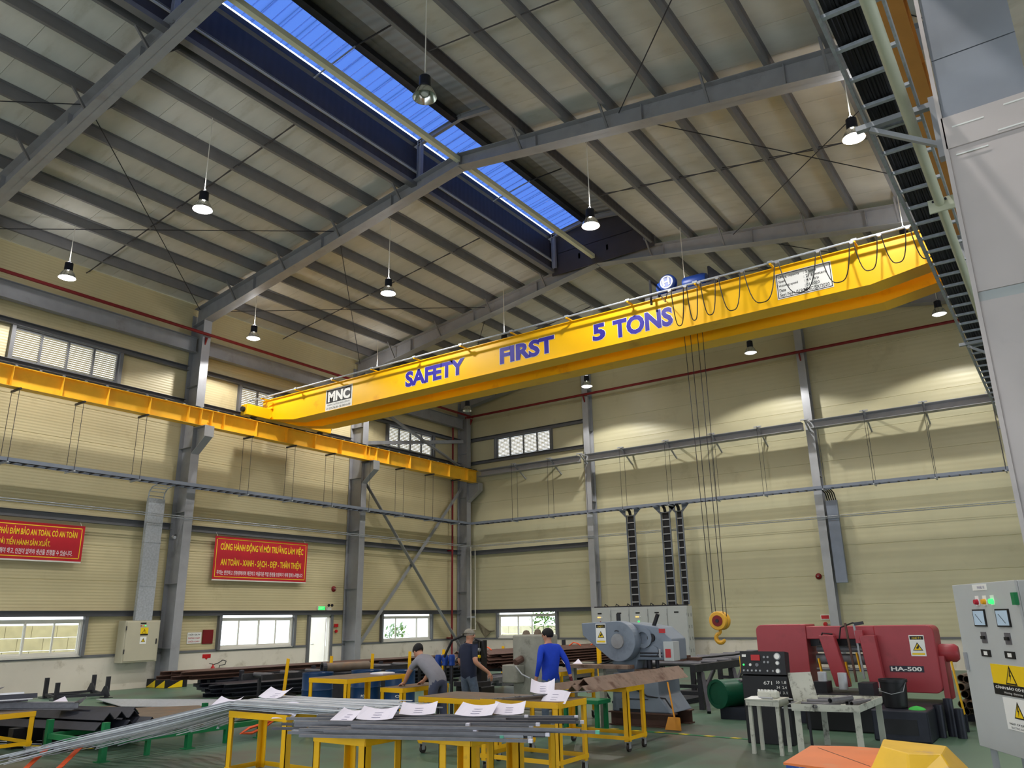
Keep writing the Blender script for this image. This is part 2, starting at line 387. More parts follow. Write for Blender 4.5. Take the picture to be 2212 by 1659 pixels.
def ceiling():
    c = struct('ceiling', 'low pitched roof with grey insulated sheets between steel purlins', 'ceiling')
    def sheet(x0, x1, ya, yb, name='roof_sheet'):
        z0, z1 = zsheet(x0), zsheet(x1)
        return MB().add([(x0,ya,z0),(x1,ya,z1),(x1,yb,z1),(x0,yb,z0),(x0,ya,z0+.05),(x1,ya,z1+.05),(x1,yb,z1+.05),(x0,yb,z0+.05)],
                        [(0,3,2,1),(4,5,6,7),(0,1,5,4),(1,2,6,5),(2,3,7,6),(3,0,4,7)]).build(name, 'roof_sheet', c)
    YE = -7.7                                          # the ridge monitor ends here
    a = sheet(-.1, 10.2, -1.0+.004, -.004); b = sheet(13.95, XR, -1.0+.004, -.004)
    for k in range(1, 38): shift(a, (0,-k,0), 'roof_sheet', c); shift(b, (0,-k,0), 'roof_sheet', c)
    d = sheet(10.2, RX, -.95, 0); e = sheet(RX, 13.95, -.95, 0)
    for k in range(1, 8): shift(d, (0,-k*.96,0), 'roof_sheet', c); shift(e, (0,-k*.96,0), 'roof_sheet', c)
    for x0, x1 in ((-.1,10.2),(13.95,XR)):
        z0, z1 = zsheet(x0)+.07, zsheet(x1)+.07
        MB().add([(x0,Y0,z0),(x1,Y0,z1),(x1,.1,z1),(x0,.1,z0),(x0,Y0,z0+.02),(x1,Y0,z1+.02),(x1,.1,z1+.02),(x0,.1,z0+.02)],[(0,3,2,1),(4,5,6,7),(0,1,5,4),(1,2,6,5),(2,3,7,6),(3,0,4,7)]).build('outer_sheet', 'monitor_sheet', c)
    MB().box((10.2,YE,zsheet(RX)+.07),(13.95,.1,zsheet(RX)+.09)).build('outer_sheet', 'monitor_sheet', c)
    # neighbouring bay on the right
    MB().add([(XR-.1,Y0,12.52),(36,Y0,14.2),(36,.1,14.2),(XR-.1,.1,12.52),(XR-.1,Y0,12.62),(36,Y0,14.3),(36,.1,14.3),(XR-.1,.1,12.62)],[(0,3,2,1),(4,5,6,7),(0,1,5,4),(1,2,6,5),(2,3,7,6),(3,0,4,7)]).build('roof_sheet', 'roof_sheet', c)
    xl = [-.25, 1.0, 2.3, 3.5, 4.75, 6.0, 7.24, 8.5, 9.72]
    xs = xl+[14.0, 15.25, 16.42, 17.64, 18.87, 20.08, 21.3, 22.5, 23.45]
    for x in xs:
        if x > XR: continue
        z = ztop(x); MB().ext((x,Y0,z), (x,-.02,z), [(-.085,0),(.0,0),(.0,.272),(.085,.272),(.085,.28),(-.008,.28),(-.008,.008),(-.085,.008)]).build('purlin', 'purlin_grey', c)
    for s in (-1, 1):
        for x in (RX+s*.55,):
            MB().box((x-.04,YE,ztop(x)),(x+.04,-.05,ztop(x)+.2)).build('purlin', 'purlin_grey', c)
    # sag rods crossing between the purlins in the middle of each bay
    for ym in (-3.9, -11.2, -18.75, -26.2):
        for i in range(len(xs)-1):
            x0, x1 = xs[i], xs[i+1]
            if x1-x0 > 1.6 or x1 > XR: continue
            for t in (0, 1):
                MB().bar((x0,ym+.07*(2*t-1),ztop(x0)+(.17 if t else .03)), (x1,ym-.07*(2*t-1),ztop(x1)+(.03 if t else .17)), .026, .016).build('sag_rod', 'sag_grey', c)
    # crossed bracing rods under the purlins
    for a0, a1 in ((-7.4,-14.95),(-14.95,-22.5),(-22.5,-30.0),(-.5,-7.4)):
        for x0, x1 in ((.35,6.95),(16.6,23.2)):
            z0, z1 = ztop(x0)-.1, ztop(x1)-.1
            MB().tube([(x0,a0-.1,z0),(x1,a1+.1,z1)], .013, 5).build('bracing_rod', 'dark_steel', c)
            MB().tube([(x1,a0-.1,z1),(x0,a1+.1,z0)], .013, 5).build('bracing_rod', 'dark_steel', c)
    # ridge monitor
    m = thing('roof_monitor', 'raised ridge skylight with blue translucent sheet and dark ribbed sides', 'skylight', (RX,-20,13.8))
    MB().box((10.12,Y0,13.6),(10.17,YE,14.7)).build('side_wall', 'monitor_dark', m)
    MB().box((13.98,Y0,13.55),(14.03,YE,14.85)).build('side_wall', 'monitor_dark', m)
    MB().box((10.0,Y0,13.5),(10.2,YE,13.62)).build('kerb_angle', 'purlin_grey', m)
    def slab(x0, z0, x1, z1, mt, nm, ya=Y0, yb=YE, t=.03):
        return MB().add([(x0,ya,z0),(x1,ya,z1),(x1,yb,z1),(x0,yb,z0),(x0,ya,z0+t),(x1,ya,z1+t),(x1,yb,z1+t),(x0,yb,z0+t)],[(0,3,2,1),(4,5,6,7),(0,1,5,4),(1,2,6,5),(2,3,7,6),(3,0,4,7)]).build(nm, mt, m)
    n = int((YE-Y0)/.5)
    first = slab(10.22, 14.99, 11.45, 15.2, 'skylight', 'translucent_sheet', YE-.5+.006, YE)
    slab(9.45, 14.86, 9.98, 14.95, 'skylight', 'eave_light_strip')
    for k in range(1, n): shift(first, (0,-.5*k,0), 'translucent_sheet', m)
    fr = slab(10.22, 14.975, 11.45, 15.185, 'skylight_rib', 'sheet_rib', YE-.27-.012, YE-.27+.012, .014)
    for k in range(1, int((YE-Y0)/.27)): shift(fr, (0,-.27*k,0), 'sheet_rib', m)
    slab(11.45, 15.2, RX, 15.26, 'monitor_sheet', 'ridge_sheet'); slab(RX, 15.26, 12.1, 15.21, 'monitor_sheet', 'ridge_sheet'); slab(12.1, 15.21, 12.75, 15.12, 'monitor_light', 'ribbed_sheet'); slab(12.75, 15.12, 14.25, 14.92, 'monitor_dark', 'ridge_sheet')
    for x, z in ((10.1,14.88),(11.56,15.1),(12.85,15.02),(13.85,14.84)): MB().bar((x,Y0,z),(x,YE,z), .2 if x < 12 else .12, .16).build('monitor_purlin', 'dark_steel', m)
    MB().add([(10.1,YE,13.4),(14.05,YE,13.4),(14.05,YE,14.95),(RX,YE,15.26),(10.1,YE,14.95),(10.1,YE+.04,13.4),(14.05,YE+.04,13.4),(14.05,YE+.04,14.95),(RX,YE+.04,15.26),(10.1,YE+.04,14.95)],
             [(0,1,2,3,4),(9,8,7,6,5),(0,5,6,1),(1,6,7,2),(2,7,8,3),(3,8,9,4),(4,9,5,0)]).build('end_gable', 'monitor_dark', m)
    for y in (-14.95, -22.5, -7.85):
        for x, zz in ((10.3,14.9),(13.85,14.85)): MB().ibeam((x,y,13.6),(x,y,zz), .12, .14).build('monitor_post', 'steel_grey', m)
        MB().ibeam((10.0,y,14.83),(RX,y,15.08), .1, .16).build('monitor_beam', 'steel_grey', m); MB().ibeam((RX,y,15.08),(14.2,y,14.74), .1, .16).build('monitor_beam', 'steel_grey', m)
        MB().angle((10.3,y,14.66),(9.75,y,14.5), .1, .02).build('bracket', 'steel_light', m)
    for y in (-18.7, -11.2):
        MB().bar((10.1,y,14.78),(11.56,y,15.0), .03, .03).build('tie', 'steel_light', m); MB().bar((11.56,y,15.0),(12.85,y,15.0), .03, .03).build('tie', 'dark_steel', m)
    for a0, a1 in ((-7.5,-14.85),(-15.05,-22.4),(-22.6,-29.9)): MB().bar((RX,a0,13.68),(RX,a1,13.68), .13, .14).build('ridge_strut', 'pipe_cream', c)
ceiling()

def frames():
    nm = ['grey steel portal frame standing in the back corner against the far wall', 'grey steel portal frame second from the back wall, behind the yellow crane', 'grey steel portal frame in the middle, nearer than the crane', 'grey steel portal frame whose rafter crosses the upper left of the picture', 'grey steel portal frame beside the camera, out of view']
    for i, y in enumerate(YF):
        t = thing('portal_frame', nm[i], 'steel frame', (RX, y, 0))
        d0, d1 = .42, .75
        for s in (-1, 1):
            fx = lambda d: RX+s*(RX-d)                       # d: distance in from that side's wall
            # tapered rafter: web, two flanges
            xa, xb = fx(.12), RX
            za, zb = ztop(xa), RZT
            ba, bb = RZB-SB*abs(xa-RX), RZB
            w = MB()
            w.add([(xa,y-.006,ba),(xb,y-.006,bb),(xb,y-.006,zb),(xa,y-.006,za),(xa,y+.006,ba),(xb,y+.006,bb),(xb,y+.006,zb),(xa,y+.006,za)],[(0,1,2,3),(7,6,5,4),(0,4,5,1),(1,5,6,2),(2,6,7,3),(3,7,4,0)])
            for (z1, z2) in ((ba,bb),(za-.014,zb-.014)):
                w.add([(xa,y-.17,z1),(xb,y-.17,z2),(xb,y+.17,z2),(xa,y+.17,z1),(xa,y-.17,z1+.014),(xb,y-.17,z2+.014),(xb,y+.17,z2+.014),(xa,y+.17,z1+.014)],[(0,3,2,1),(4,5,6,7),(0,1,5,4),(1,2,6,5),(2,3,7,6),(3,0,4,7)])
            w.build('rafter', 'steel_grey', t)
            for d in (3.2, 6.4, 9.3):
                x = fx(d); q = RZB-SB*abs(x-RX)
                MB().box((x-.006,y-.105,q+.014),(x+.006,y+.105,ztop(x)-.014)).build('stiffener', 'steel_grey', t)
            MB().box((RX+s*.012-.012,y-.12,RZB-.03),(RX+s*.012+.012,y+.12,RZT+.06)).build('ridge_plate', 'steel_grey', t)
            for d in (2.35, 4.8, 7.25, 9.7):
                x = fx(d); q = RZB-SB*abs(x-RX)
                for e in (-1, 1):
                    MB().angle((x,y+e*.1,q+.02),(x,y+e*.52,ztop(x)+.06), .05, .006).build('flange_brace', 'purlin_grey', t)
            # column
            x0, x1 = fx(.05), fx(.75)
            if s == 1: x0, x1 = fx(-.35), fx(.34)
            if s == 1 and i >= 3: continue
            if i == 0 and s < 0: x0, x1 = fx(.05), fx(.6)
            zc = RZB-SB*abs(x1-RX)
            lo, hi = min(x0, x1), max(x0, x1)
            cm = MB()
            cm.box((lo,y-.006,.0),(hi,y+.006,zc))
            for x in (x0, x1): cm.box((min(x,x-s*.0)-.008,y-.15,0),(x+.008,y+.15,zc+(.06 if x == x1 else .3)))
            cm.build('column', 'steel_grey', t)
            MB().box((lo-.1,y-.25,0),(hi+.1,y+.25,.03)).build('base_plate', 'dark_steel', t)
            for z in (1.1, 3.0, 5.2, 7.3, 9.4):
                MB().box((lo+.01,y-.14,z),(hi-.01,y+.14,z+.012)).build('stiffener', 'steel_grey', t)
            # crane bracket: plate haunch with top seat
            xi = fx((1.42 if i else 1.3) if s < 0 else 1.0)
            z1 = 7.92
            b = MB()
            pts = [(x1,z1),(xi,z1),(xi,z1-.36),(x1,z1-.85)]
            if s == 1: pts = pts[::-1]
            b.prism(pts, (0,y+.006,0), (1,0,0), (0,0,1), .012)
            b.box((min(x1,xi),y-.17,z1-.015),(max(x1,xi),y+.17,z1)); b.box((xi-.007,y-.17,z1-.36),(xi+.007,y+.17,z1))
            b.bar((xi,y,z1-.36),(x1,y,z1-.85), .28, .014)
            b.build('crane_bracket', 'steel_light', t)
    return
frames()
def hazard_base(x, y, label):
    t = thing('column_plinth', label, 'plinth', (x, y, 0))
    MB().box((x-.5,y-.36,0),(x+.5,y+.36,.24)).build('block', 'black', t, bevel=.01)
    for k, (dx) in enumerate((-.5, 0)):
        MB().prism([(dx+.02,.01),(dx+.48,.01),(dx+.48,.22)], (x, y-.362, 0), (1,0,0), (0,0,1), .003).build('yellow_stripe', 'sign_yellow', t)
    MB().prism([(.02,.01),(.5,.01),(.5,.22)], (x+.502, y-.3, 0), (0,1,0), (0,0,1), .003).build('yellow_stripe', 'sign_yellow', t)
hazard_base(.5, -14.95, 'black and yellow striped plinth under the column beside the beige switch box')

def wind_columns():
    for k, x in enumerate((7.09, 16.4)):
        t = thing('wind_column', ['grey steel wall column beside the switch cabinets on the back wall', 'grey steel wall column behind the red saw on the back wall'][k], 'column', (x, -.25, 0))
        MB().ibeam((x,-.25,0),(x,-.25,ztop(x)+.1), .28, .4, .014, .01, up=(0,1,0)).build('column', 'steel_light', t)
        for z in (3.2, 6.5, 9.6, 11.4): MB().box((x-.13,-.43,z),(x+.13,-.07,z+.012)).build('stiffener', 'steel_grey', t)
        MB().box((x-.2,-.5,0),(x+.2,-.02,.03)).build('base_plate', 'dark_steel', t)
    # wind beam on brackets with the cable tray hangers
    b = thing('wind_beam', 'light grey horizontal steel beam carried on brackets along the back wall', 'beam', (10, -.9, 8.2))
    for x0, x1 in ((1.5,6.9),(7.25,16.25),(16.55,23.3)):
        MB().cbeam((x0,-.8,8.28),(x1,-.8,8.28), .3, .26, .01, up=(0,0,1)).build('channel', 'steel_light', b)
        MB().box((x0,-.98,8.135),(x1,-.64,8.15)).build('flange', 'steel_grey', b)
        MB().box((x0,-.98,8.41),(x1,-.64,8.425)).build('flange', 'steel_grey', b)
    for x in (3.6, 5.5, 7.05, 9.0, 11.0, 12.9, 14.7, 16.4, 18.4, 20.25, 22.2):
        g = MB(); g.bar((x,0,8.46),(x,-1.05,8.46), .06, .06); g.bar((x,-.02,7.9),(x,-1.0,8.45), .05, .05); g.bar((x-.14,-1.05,8.46),(x+.14,-1.05,8.46), .04, .04); g.build('bracket', 'steel_light', b)
    # eave beams along the left wall
    e = thing('eave_beam', 'deep grey steel eave beam under the red pipe along the left wall', 'beam', (.35, -15, 10.8))
    for a, b2 in ((-30,-22.5),(-22.5,-14.95),(-14.95,-7.4),(-7.4,-.5)):
        MB().ibeam((.35,a+.1,10.85),(.35,b2-.1,10.85), .22, .52).build('beam', 'steel_grey', e)
    # crossed wall bracing in the corner bay
    x = thing('cross_brace', 'crossed grey steel wall bracing in the corner bay', 'brace', (.4, -4, .8))
    for p, q in (((.42,-7.1,7.2),(.42,-.85,.55)),((.36,-.62,7.7),(.36,-7.15,.6)),((.55,-7.1,10.5),(.55,-1.0,8.6)),((.49,-.7,9.9),(.49,-7.1,8.75))):
        MB().angle(p, q, .15, .012).build('brace_angle', 'steel_grey', x)
wind_columns()

# ------------------------------------------------------------------ windows and doors
def sash_window(n, label, wall, a, b, z0, z1, bars, shift_in=0):
    """wall 'L': in the left wall (a..b along y); 'B': in the back wall (a..b along x)"""
    w = struct('window_%d' % n, label, 'window')
    P = (lambda u, d, z: (d, u, z)) if wall == 'L' else (lambda u, d, z: (u, -d, z))
    def bx(u0, u1, d0, d1, za, zb, nm, m):
        p, q = P(u0, d0, za), P(u1, d1, zb); lo = [min(p[i], q[i]) for i in range(3)]; hi = [max(p[i], q[i]) for i in range(3)]
        return MB().box(lo, hi).build(nm, m, w)
    for u0, u1, za, zb in ((a,b,z0,z0+.06),(a,b,z1-.06,z1),(a,a+.06,z0+.06,z1-.06),(b-.06,b,z0+.06,z1-.06)): bx(u0, u1, -.06, .03, za, zb, 'frame', 'frame_white')
    bx(a-.03, b+.03, -.02, .09, z0-.03, z0, 'sill', 'frame_white')
    us = [a+.06]+[a+(b-a)*t for t in bars]+[b-.06]
    for i in range(len(us)-1):
        d = -.02 if i % 2 else .005
        for u0, u1, za, zb in ((us[i]-.02,us[i]+.03,z0+.06,z1-.06),(us[i+1]-.03,us[i+1]+.02,z0+.06,z1-.06),(us[i]+.03,us[i+1]-.03,z0+.06,z0+.11),(us[i]+.03,us[i+1]-.03,z1-.11,z1-.06)):
            bx(u0, u1, d-.015, d+.01, za, zb, 'sash', 'frame_white')
        bx(us[i]+.03, us[i+1]-.03, d-.004, d, z0+.11, z1-.11, 'pane', 'pane')
sash_window(1, 'white sliding window at the far left showing a block wall outside', 'L', -20.5, -17.45, 1.0, 1.98, (.25,.5,.75))
sash_window(2, 'brightly lit white sliding window left of the open door', 'L', -12.95, -9.95, 1.0, 1.98, (.25,.52,.76))
sash_window(3, 'white sliding window behind the crossed bracing', 'L', -5.4, -2.45, 1.0, 1.98, (.28,.72))
sash_window(4, 'white sliding window in the back wall beside the corner', 'B', 1.98, 5.01, 1.0, 1.98, (.34,.58))
def louver_window(n, label, wall, a, b, z0, z1):
    w = struct('window_%d' % n, label, 'window')
    P = (lambda u, d, z: (d, u, z)) if wall == 'L' else (lambda u, d, z: (u, -d, z))
    def bx(mb, u0, u1, d0, d1, za, zb):
        p, q = P(u0, d0, za), P(u1, d1, zb); return mb.box([min(p[i], q[i]) for i in range(3)], [max(p[i], q[i]) for i in range(3)])
    for u0, u1, za, zb in ((a,b,z0,z0+.05),(a,b,z1-.05,z1),(a,a+.05,z0+.05,z1-.05),(b-.05,b,z0+.05,z1-.05)): bx(MB(), u0, u1, -.05, .04, za, zb).build('frame', 'girt_grey', w)
    for k in (1, 2, 3):
        u = a+(b-a)*k/4; bx(MB(), u-.03, u+.03, -.05, .035, z0+.05, z1-.05).build('mullion', 'girt_grey', w)
    for k in range(4):
        u0 = a+(b-a)*k/4+.03; u1 = a+(b-a)*(k+1)/4-.03; m = MB(); n_ = 13
        for i in range(n_):
            z = z0+.06+(z1-z0-.12)*(i+.5)/n_; h = (z1-z0-.12)/n_
            p = [P(u, d, zz) for u in (u0, u1) for d, zz in ((.03,z+h*.02),(-.06,z-h*.2),(-.06,z),(.03,z+h*.22))]
            m.add(p, [(0,1,2,3),(7,6,5,4),(0,4,5,1),(1,5,6,2),(2,6,7,3),(3,7,4,0)])
        m.build('louver_pane', 'louver', w)['kind'] = 'stuff'
louver_window(5, 'upper louvred window with four panes at the far left', 'L', -20.5, -17.45, 9.02, 9.98)
louver_window(6, 'upper louvred window behind the left end of the crane', 'L', -12.95, -9.95, 9.02, 9.98)
louver_window(7, 'upper louvred window in the left wall next to the corner', 'L', -5.4, -2.45, 9.02, 9.98)
louver_window(8, 'upper louvred window in the back wall below the crane', 'B', 1.98, 5.01, 9.07, 10.03)
def open_door():
    d = struct('door_1', 'open white door letting daylight in between window and column', 'door')
    for y in (-9.17, -8.23): MB().box((-.1,y,0),(.05,y+.06,2.0)).build('frame', 'frame_white', d)
    MB().box((-.1,-9.17,1.95),(.05,-8.17,2.05)).build('frame', 'frame_white', d)
    lf = MB().box((-.95,-8.28,.03),(-.1,-8.24,1.94)).build('leaf', 'frame_white', d)
    MB().cyl((-.85,-8.3,1.0),(-.7,-8.3,1.0), .012).build('handle', 'steel_light', lf)
open_door()

# ------------------------------------------------------------------ pendant lamps
def lamp_proto(state):
    """state: 'lit', 'dim' or 'off'; the point (0,0,0) is the rim centre"""
    r = thing('pendant_lamp', 'x', 'lamp', (0,0,0), 'pendant high bay lamps under the roof')
    MB().lathe([(.012,.47),(.07,.46),(.105,.44),(.11,.24),(.08,.22),(.012,.22)], (0,0,0), 18).build('driver_housing', 'lamp_body', r, smooth=True)
    MB().lathe([(.03,.245),(.09,.235),(.16,.15),(.215,.03),(.225,0),(.218,0),(.205,.03),(.15,.145),(.08,.225),(.03,.235)], (0,0,0), 28).build('reflector', 'reflector', r, smooth=True)
    MB().lathe([(.001,.06),(.06,.065),(.085,.10),(.085,.15),(.06,.2),(.001,.2)] if state == 'off' else [(.001,-.035),(.08,-.032),(.16,-.015),(.2,.012),(.2,.03),(.001,.06)], (0,0,0), 24).build('bulb', {'lit':'lamp_glow','dim':'lamp_dim','off':'lamp_off'}[state], r, smooth=True)
    MB().ring((0,-.012,.5),(0,.012,.5), .035, .022, 12).build('hook_ring', 'steel_light', r)
    MB().cyl((0,0,.53),(0,0,1.0), .011, n=6).build('cord', 'frame_white', r)
    if state != 'off':
        l = bpy.data.lights.new('lamp_light', 'SPOT'); l.energy = LAMP_W; l.color = (1.0, .97, .93); l.spot_size = math.radians(142); l.spot_blend = .18; l.shadow_soft_size = .12
        o = bpy.data.objects.new('lamp_light', l); COL.objects.link(o); o.parent = r; o.location = (0,0,-.06)
        # added fill light above the housing, brightens the roof and upper walls
        if state == 'dim': return r
        l = bpy.data.lights.new('uplight_fill', 'POINT'); l.energy = LAMP_W*.032; l.color = (1.0, .98, .97); l.shadow_soft_size = .12
        o = bpy.data.objects.new('uplight_fill', l); COL.objects.link(o); o.parent = r; o.location = (0,0,.62)
    return r
def lamps():
    protos = {}
    xs = {0: 2.27, 1: 8.47, 2: 15.25, 3: 21.33}; ys = {0: -2.65, 1: -8.4, 2: -14.2, 3: -20.3, 4: -26.2}
    side = ['left wall', 'left of the ridge skylight', 'right of the ridge skylight', 'cable ladder on the right']
    txt = {(0,3):'lit pendant lamp lowest at the far left of the roof', (1,3):'lit pendant lamp under the left roof slope, upper left of picture', (2,3):'unlit pendant lamp hanging below the skylight at the top',
           (0,2):'lit pendant lamp near the left wall, right of the middle column', (1,2):'lit pendant lamp above the crane lettering, left of the skylight', (2,2):'lit pendant lamp in front of the skylight end',
           (3,2):'glaring pendant lamp beside the cable ladder on the right', (0,0):'unlit small pendant lamp in the back left corner', (1,0):'small lit pendant lamp in front of the first back wall column', (2,0):'white pendant lamp below the crane, left of the second back wall column', (3,0):'white pendant lamp farthest right below the crane end'}
    for i in range(4):
        for j in range(5):
            st = 'off' if (i, j) in ((2,3),(0,0)) else 'dim' if (i, j) in ((2,0),(3,0)) else 'lit'
            z = 10.93 if j else 10.8
            if st not in protos: protos[st] = r = lamp_proto(st)
            else: r = dup(protos[st])
            r.location = (xs[i], ys[j], z)
            r['label'] = txt.get((i, j), ('lamp hidden behind the crane girder, ' if j == 1 else 'lamp high above the camera, ' if j == 4 else 'lamp above the picture edge, ') + 'near the '*(i in (0,3)) + side[i])
            top = ztop(xs[i])+.004
            cord = [c for c in r.children if c.name.startswith('cord')][0]
            cord.scale = (1,1,(top-z-.53)/.47); cord.location = (0,0,.53-.53*cord.scale[2])
lamps()

# ------------------------------------------------------------------ crane runway beams
def runway(x, label, s, paint='runway_yellow'):
    t = thing('crane_runway_beam', label, 'crane runway', (x, -15, 7.92))
    y0, y1 = -34, -.5
    MB().ibeam((x,y0,8.2),(x,y1,8.2), .3, .56, .016, .012).build('beam', paint, t)
    MB().bar((x,y0,8.52),(x,y1,8.52), .07, .07).build('rail', 'black', t)
    MB().box((x-.15,y0,8.482),(x+.15,y1,8.49)).build('rail_pad', 'black', t)
    y = -1.3
    while y > -30:
        for e in (-1, 1): MB().box((min(x+e*.008,x+e*.145),y-.006,7.94),(max(x+e*.008,x+e*.145),y+.006,8.46)).build('stiffener', paint, t)
        y -= 1.3
    for f in YF[1:4]:
        for e in (-1, 1): MB().box((min(x+e*.006,x+e*.02),f-.22,8.0),(max(x+e*.006,x+e*.02),f+.22,8.42)).build('splice_plate', paint, t)
        for e in (-.12, .12):
            for z in (8.1, 8.3): MB().cyl((x+s*.02,f+e,z),(x+s*.045,f+e,z), .02, n=6).build('bolt', paint, t)
        for e in (-.2, .2): MB().box((x+s*.01 if s > 0 else x-.14,f+e-.007,7.94),(x+.14 if s > 0 else x-.01,f+e+.007,8.46)).build('stiffener', paint, t)
    y = -.9
    while y > -24:
        MB().box((x+s*.08-.03,y-.03,8.485),(x+s*.08+.03,y+.03,8.53)).build('rail_clip', 'steel_light', t); y -= .62
runway(1.1, 'yellow crane runway beam with black rail along the left wall', 1)
runway(22.87, 'yellow crane runway beam with shade in its colour, behind the cable ladder on the right', -1, 'runway_shaded')

# ------------------------------------------------------------------ the crane
def crane():
    t = thing('overhead_crane', 'yellow double girder travelling crane lettered safety first 5 tons', 'crane', (12, -11.6, 8.5))
    def girder(ya, yb, nm):
        zb, zt = 8.46, 9.36; xl, xr = .72, 22.95
        prof = [(xl+.0,8.74),(xl+1.75,zb),(xr-2.0,zb),(xr,8.78),(xr,zt),(xl,zt)]
        m = MB(); m.prism(prof, (0,ya,0), (1,0,0), (0,0,1), -(yb-ya)); g = m.build(nm, 'crane_yellow', t)
        # flanges stand proud of the webs
        MB().box((xl-.02,ya-.05,zt),(xr+.02,yb+.05,zt+.02)).build('top_flange', 'crane_yellow', t)
        f = MB(); pr = [(xl,8.725),(xl+1.75,zb-.015),(xr-2.0,zb-.015),(xr,8.765)]
        for i in range(3): f.add([(pr[i][0],ya-.03,pr[i][1]),(pr[i+1][0],ya-.03,pr[i+1][1]),(pr[i+1][0],yb+.03,pr[i+1][1]),(pr[i][0],yb+.03,pr[i][1])]+[(pr[i][0],ya-.03,pr[i][1]+.015),(pr[i+1][0],ya-.03,pr[i+1][1]+.015),(pr[i+1][0],yb+.03,pr[i+1][1]+.015),(pr[i][0],yb+.03,pr[i][1]+.015)], [(0,3,2,1),(4,5,6,7),(0,1,5,4),(1,2,6,5),(2,3,7,6),(3,0,4,7)])
        f.build('bottom_flange', 'crane_yellow', t)
        MB().bar((xl+.2,(ya+yb)/2,zt+.05),(xr-.2,(ya+yb)/2,zt+.05), .05, .06).build('trolley_rail', 'dark_steel', t)
        return g
    girder(-12.45, -11.95, 'front_girder'); girder(-11.2, -10.7, 'rear_girder')
    for x in (1.1, 22.87):
        m = MB().box((x-.17,-13.5,8.62),(x+.17,-9.7,9.0)).build('end_truck', 'crane_yellow', t, bevel=.015)
        for y in (-13.1, -10.1):
            w = MB().cyl((x-.06,y,8.69),(x+.06,y,8.69), .135, n=20).build('wheel', 'dark_steel', t)
        for y in (-13.5, -9.7): MB().cyl((x,y,8.82),(x,y+(-.09 if y < -12 else .09),8.82), .09, n=14).build('buffer', 'black', t)
        for z in (8.75, 9.08, 9.22): MB().prism([(0,0),(.26,.0),(.26,-.06),(.0,-.14)], (x+.0,-12.5,z), (1,0,0), (0,0,1), .04).build('gusset', 'crane_yellow', t)
    # festoon rail with its brackets along the top edge
    MB().tube([(.3,-12.72,9.42),(22.95,-12.72,9.42)], .028, 8).build('festoon_rail', 'galv', t)
    for k in range(13):
        x = 1.0+k*1.8; MB().bar((x,-12.4,9.385),(x,-12.76,9.385), .05, .03).build('rail_bracket', 'crane_yellow', t)
        MB().cbox((x,-12.72,9.43), (.12,.09,.05)).build('rail_clamp', 'galv', t)
    # lettering
    F = -12.452
    def word(wd, x0, x1, z0, z1):
        text('letters', wd, 'sign_white', (x0-.015,F,z0-.012), (1,0,0), (0,0,1), x1-x0+.03, z1-z0+.024, t, .004, .06)
        text('letters', wd, 'navy_letter', (x0,F,z0), (1,0,0), (0,0,1), x1-x0, z1-z0, t, .008, .045)
    word('SAFETY', 7.6, 9.93, 8.63, 9.13); word('FIRST', 11.2, 13.02, 8.64, 9.13); word('5', 14.2, 14.58, 8.66, 9.12); word('TONS', 14.8, 16.45, 8.6, 9.1)
    # maker's plate
    b = plate('name_plate', (4.03,F,8.46), (1,0,0), (0,0,1), 1.25, .74, .006, 'sign_white', t)
    plate('plate_field', (4.07,F-.006,8.72), (1,0,0), (0,0,1), 1.17, .44, .003, 'sign_black', b)
    text('letters', 'MNC', 'sign_white', (4.14,F-.009,8.75), (1,0,0), (0,0,1), 1.04, .36, b, .002, .05)
    text('small_print', 'WWW.CAUTRUCMNC.COM.VN', 'sign_black', (4.12,F-.006,8.62), (1,0,0), (0,0,1), 1.05, .06, b, .002, 0)
    text('small_print', 'ĐT: 0225.3766.769 - DĐ: 0903.414.789', 'sign_black', (4.09,F-.006,8.5), (1,0,0), (0,0,1), 1.12, .075, b, .002, .01)
    # rating plate
    b = plate('rating_plate', (19.0,F,8.6), (1,0,0), (0,0,1), 1.22, .62, .006, 'sign_white', t)
    e = .02
    for lo, hi in (((19.0+e,8.6+e),(20.22-e,8.6+e+.015)),((19.0+e,9.22-e-.015),(20.22-e,9.22-e)),((19.0+e,8.6+e),(19.0+e+.015,9.22-e)),((20.22-e-.015,8.6+e),(20.22-e,9.22-e))):
        MB().box((lo[0],F-.009,lo[1]),(hi[0],F-.006,hi[1])).build('plate_border', 'sign_black', b)
    for k, (l, r) in enumerate((('Lifting capacity','5 tons'),('Span','21.6 meters'),('Hoisting speed','4.5 m/p'),('Date','01/2020'))):
        z = 9.1-k*.105
        text('small_print', l, 'sign_black', (19.06,F-.006,z-.02), (1,0,0), (0,0,1), .028*len(l)+.03, .075, b, .002, .012)
        text('small_print', ': '+r, 'sign_black', (19.62,F-.006,z-.02), (1,0,0), (0,0,1), .04*len(r)+.04, .07, b, .002, .012)
    text('small_print', 'Seri No : 019/MNC/SX/2020', 'sign_black', (19.06,F-.006,8.65), (1,0,0), (0,0,1), 1.08, .085, b, .002, .012)
crane()
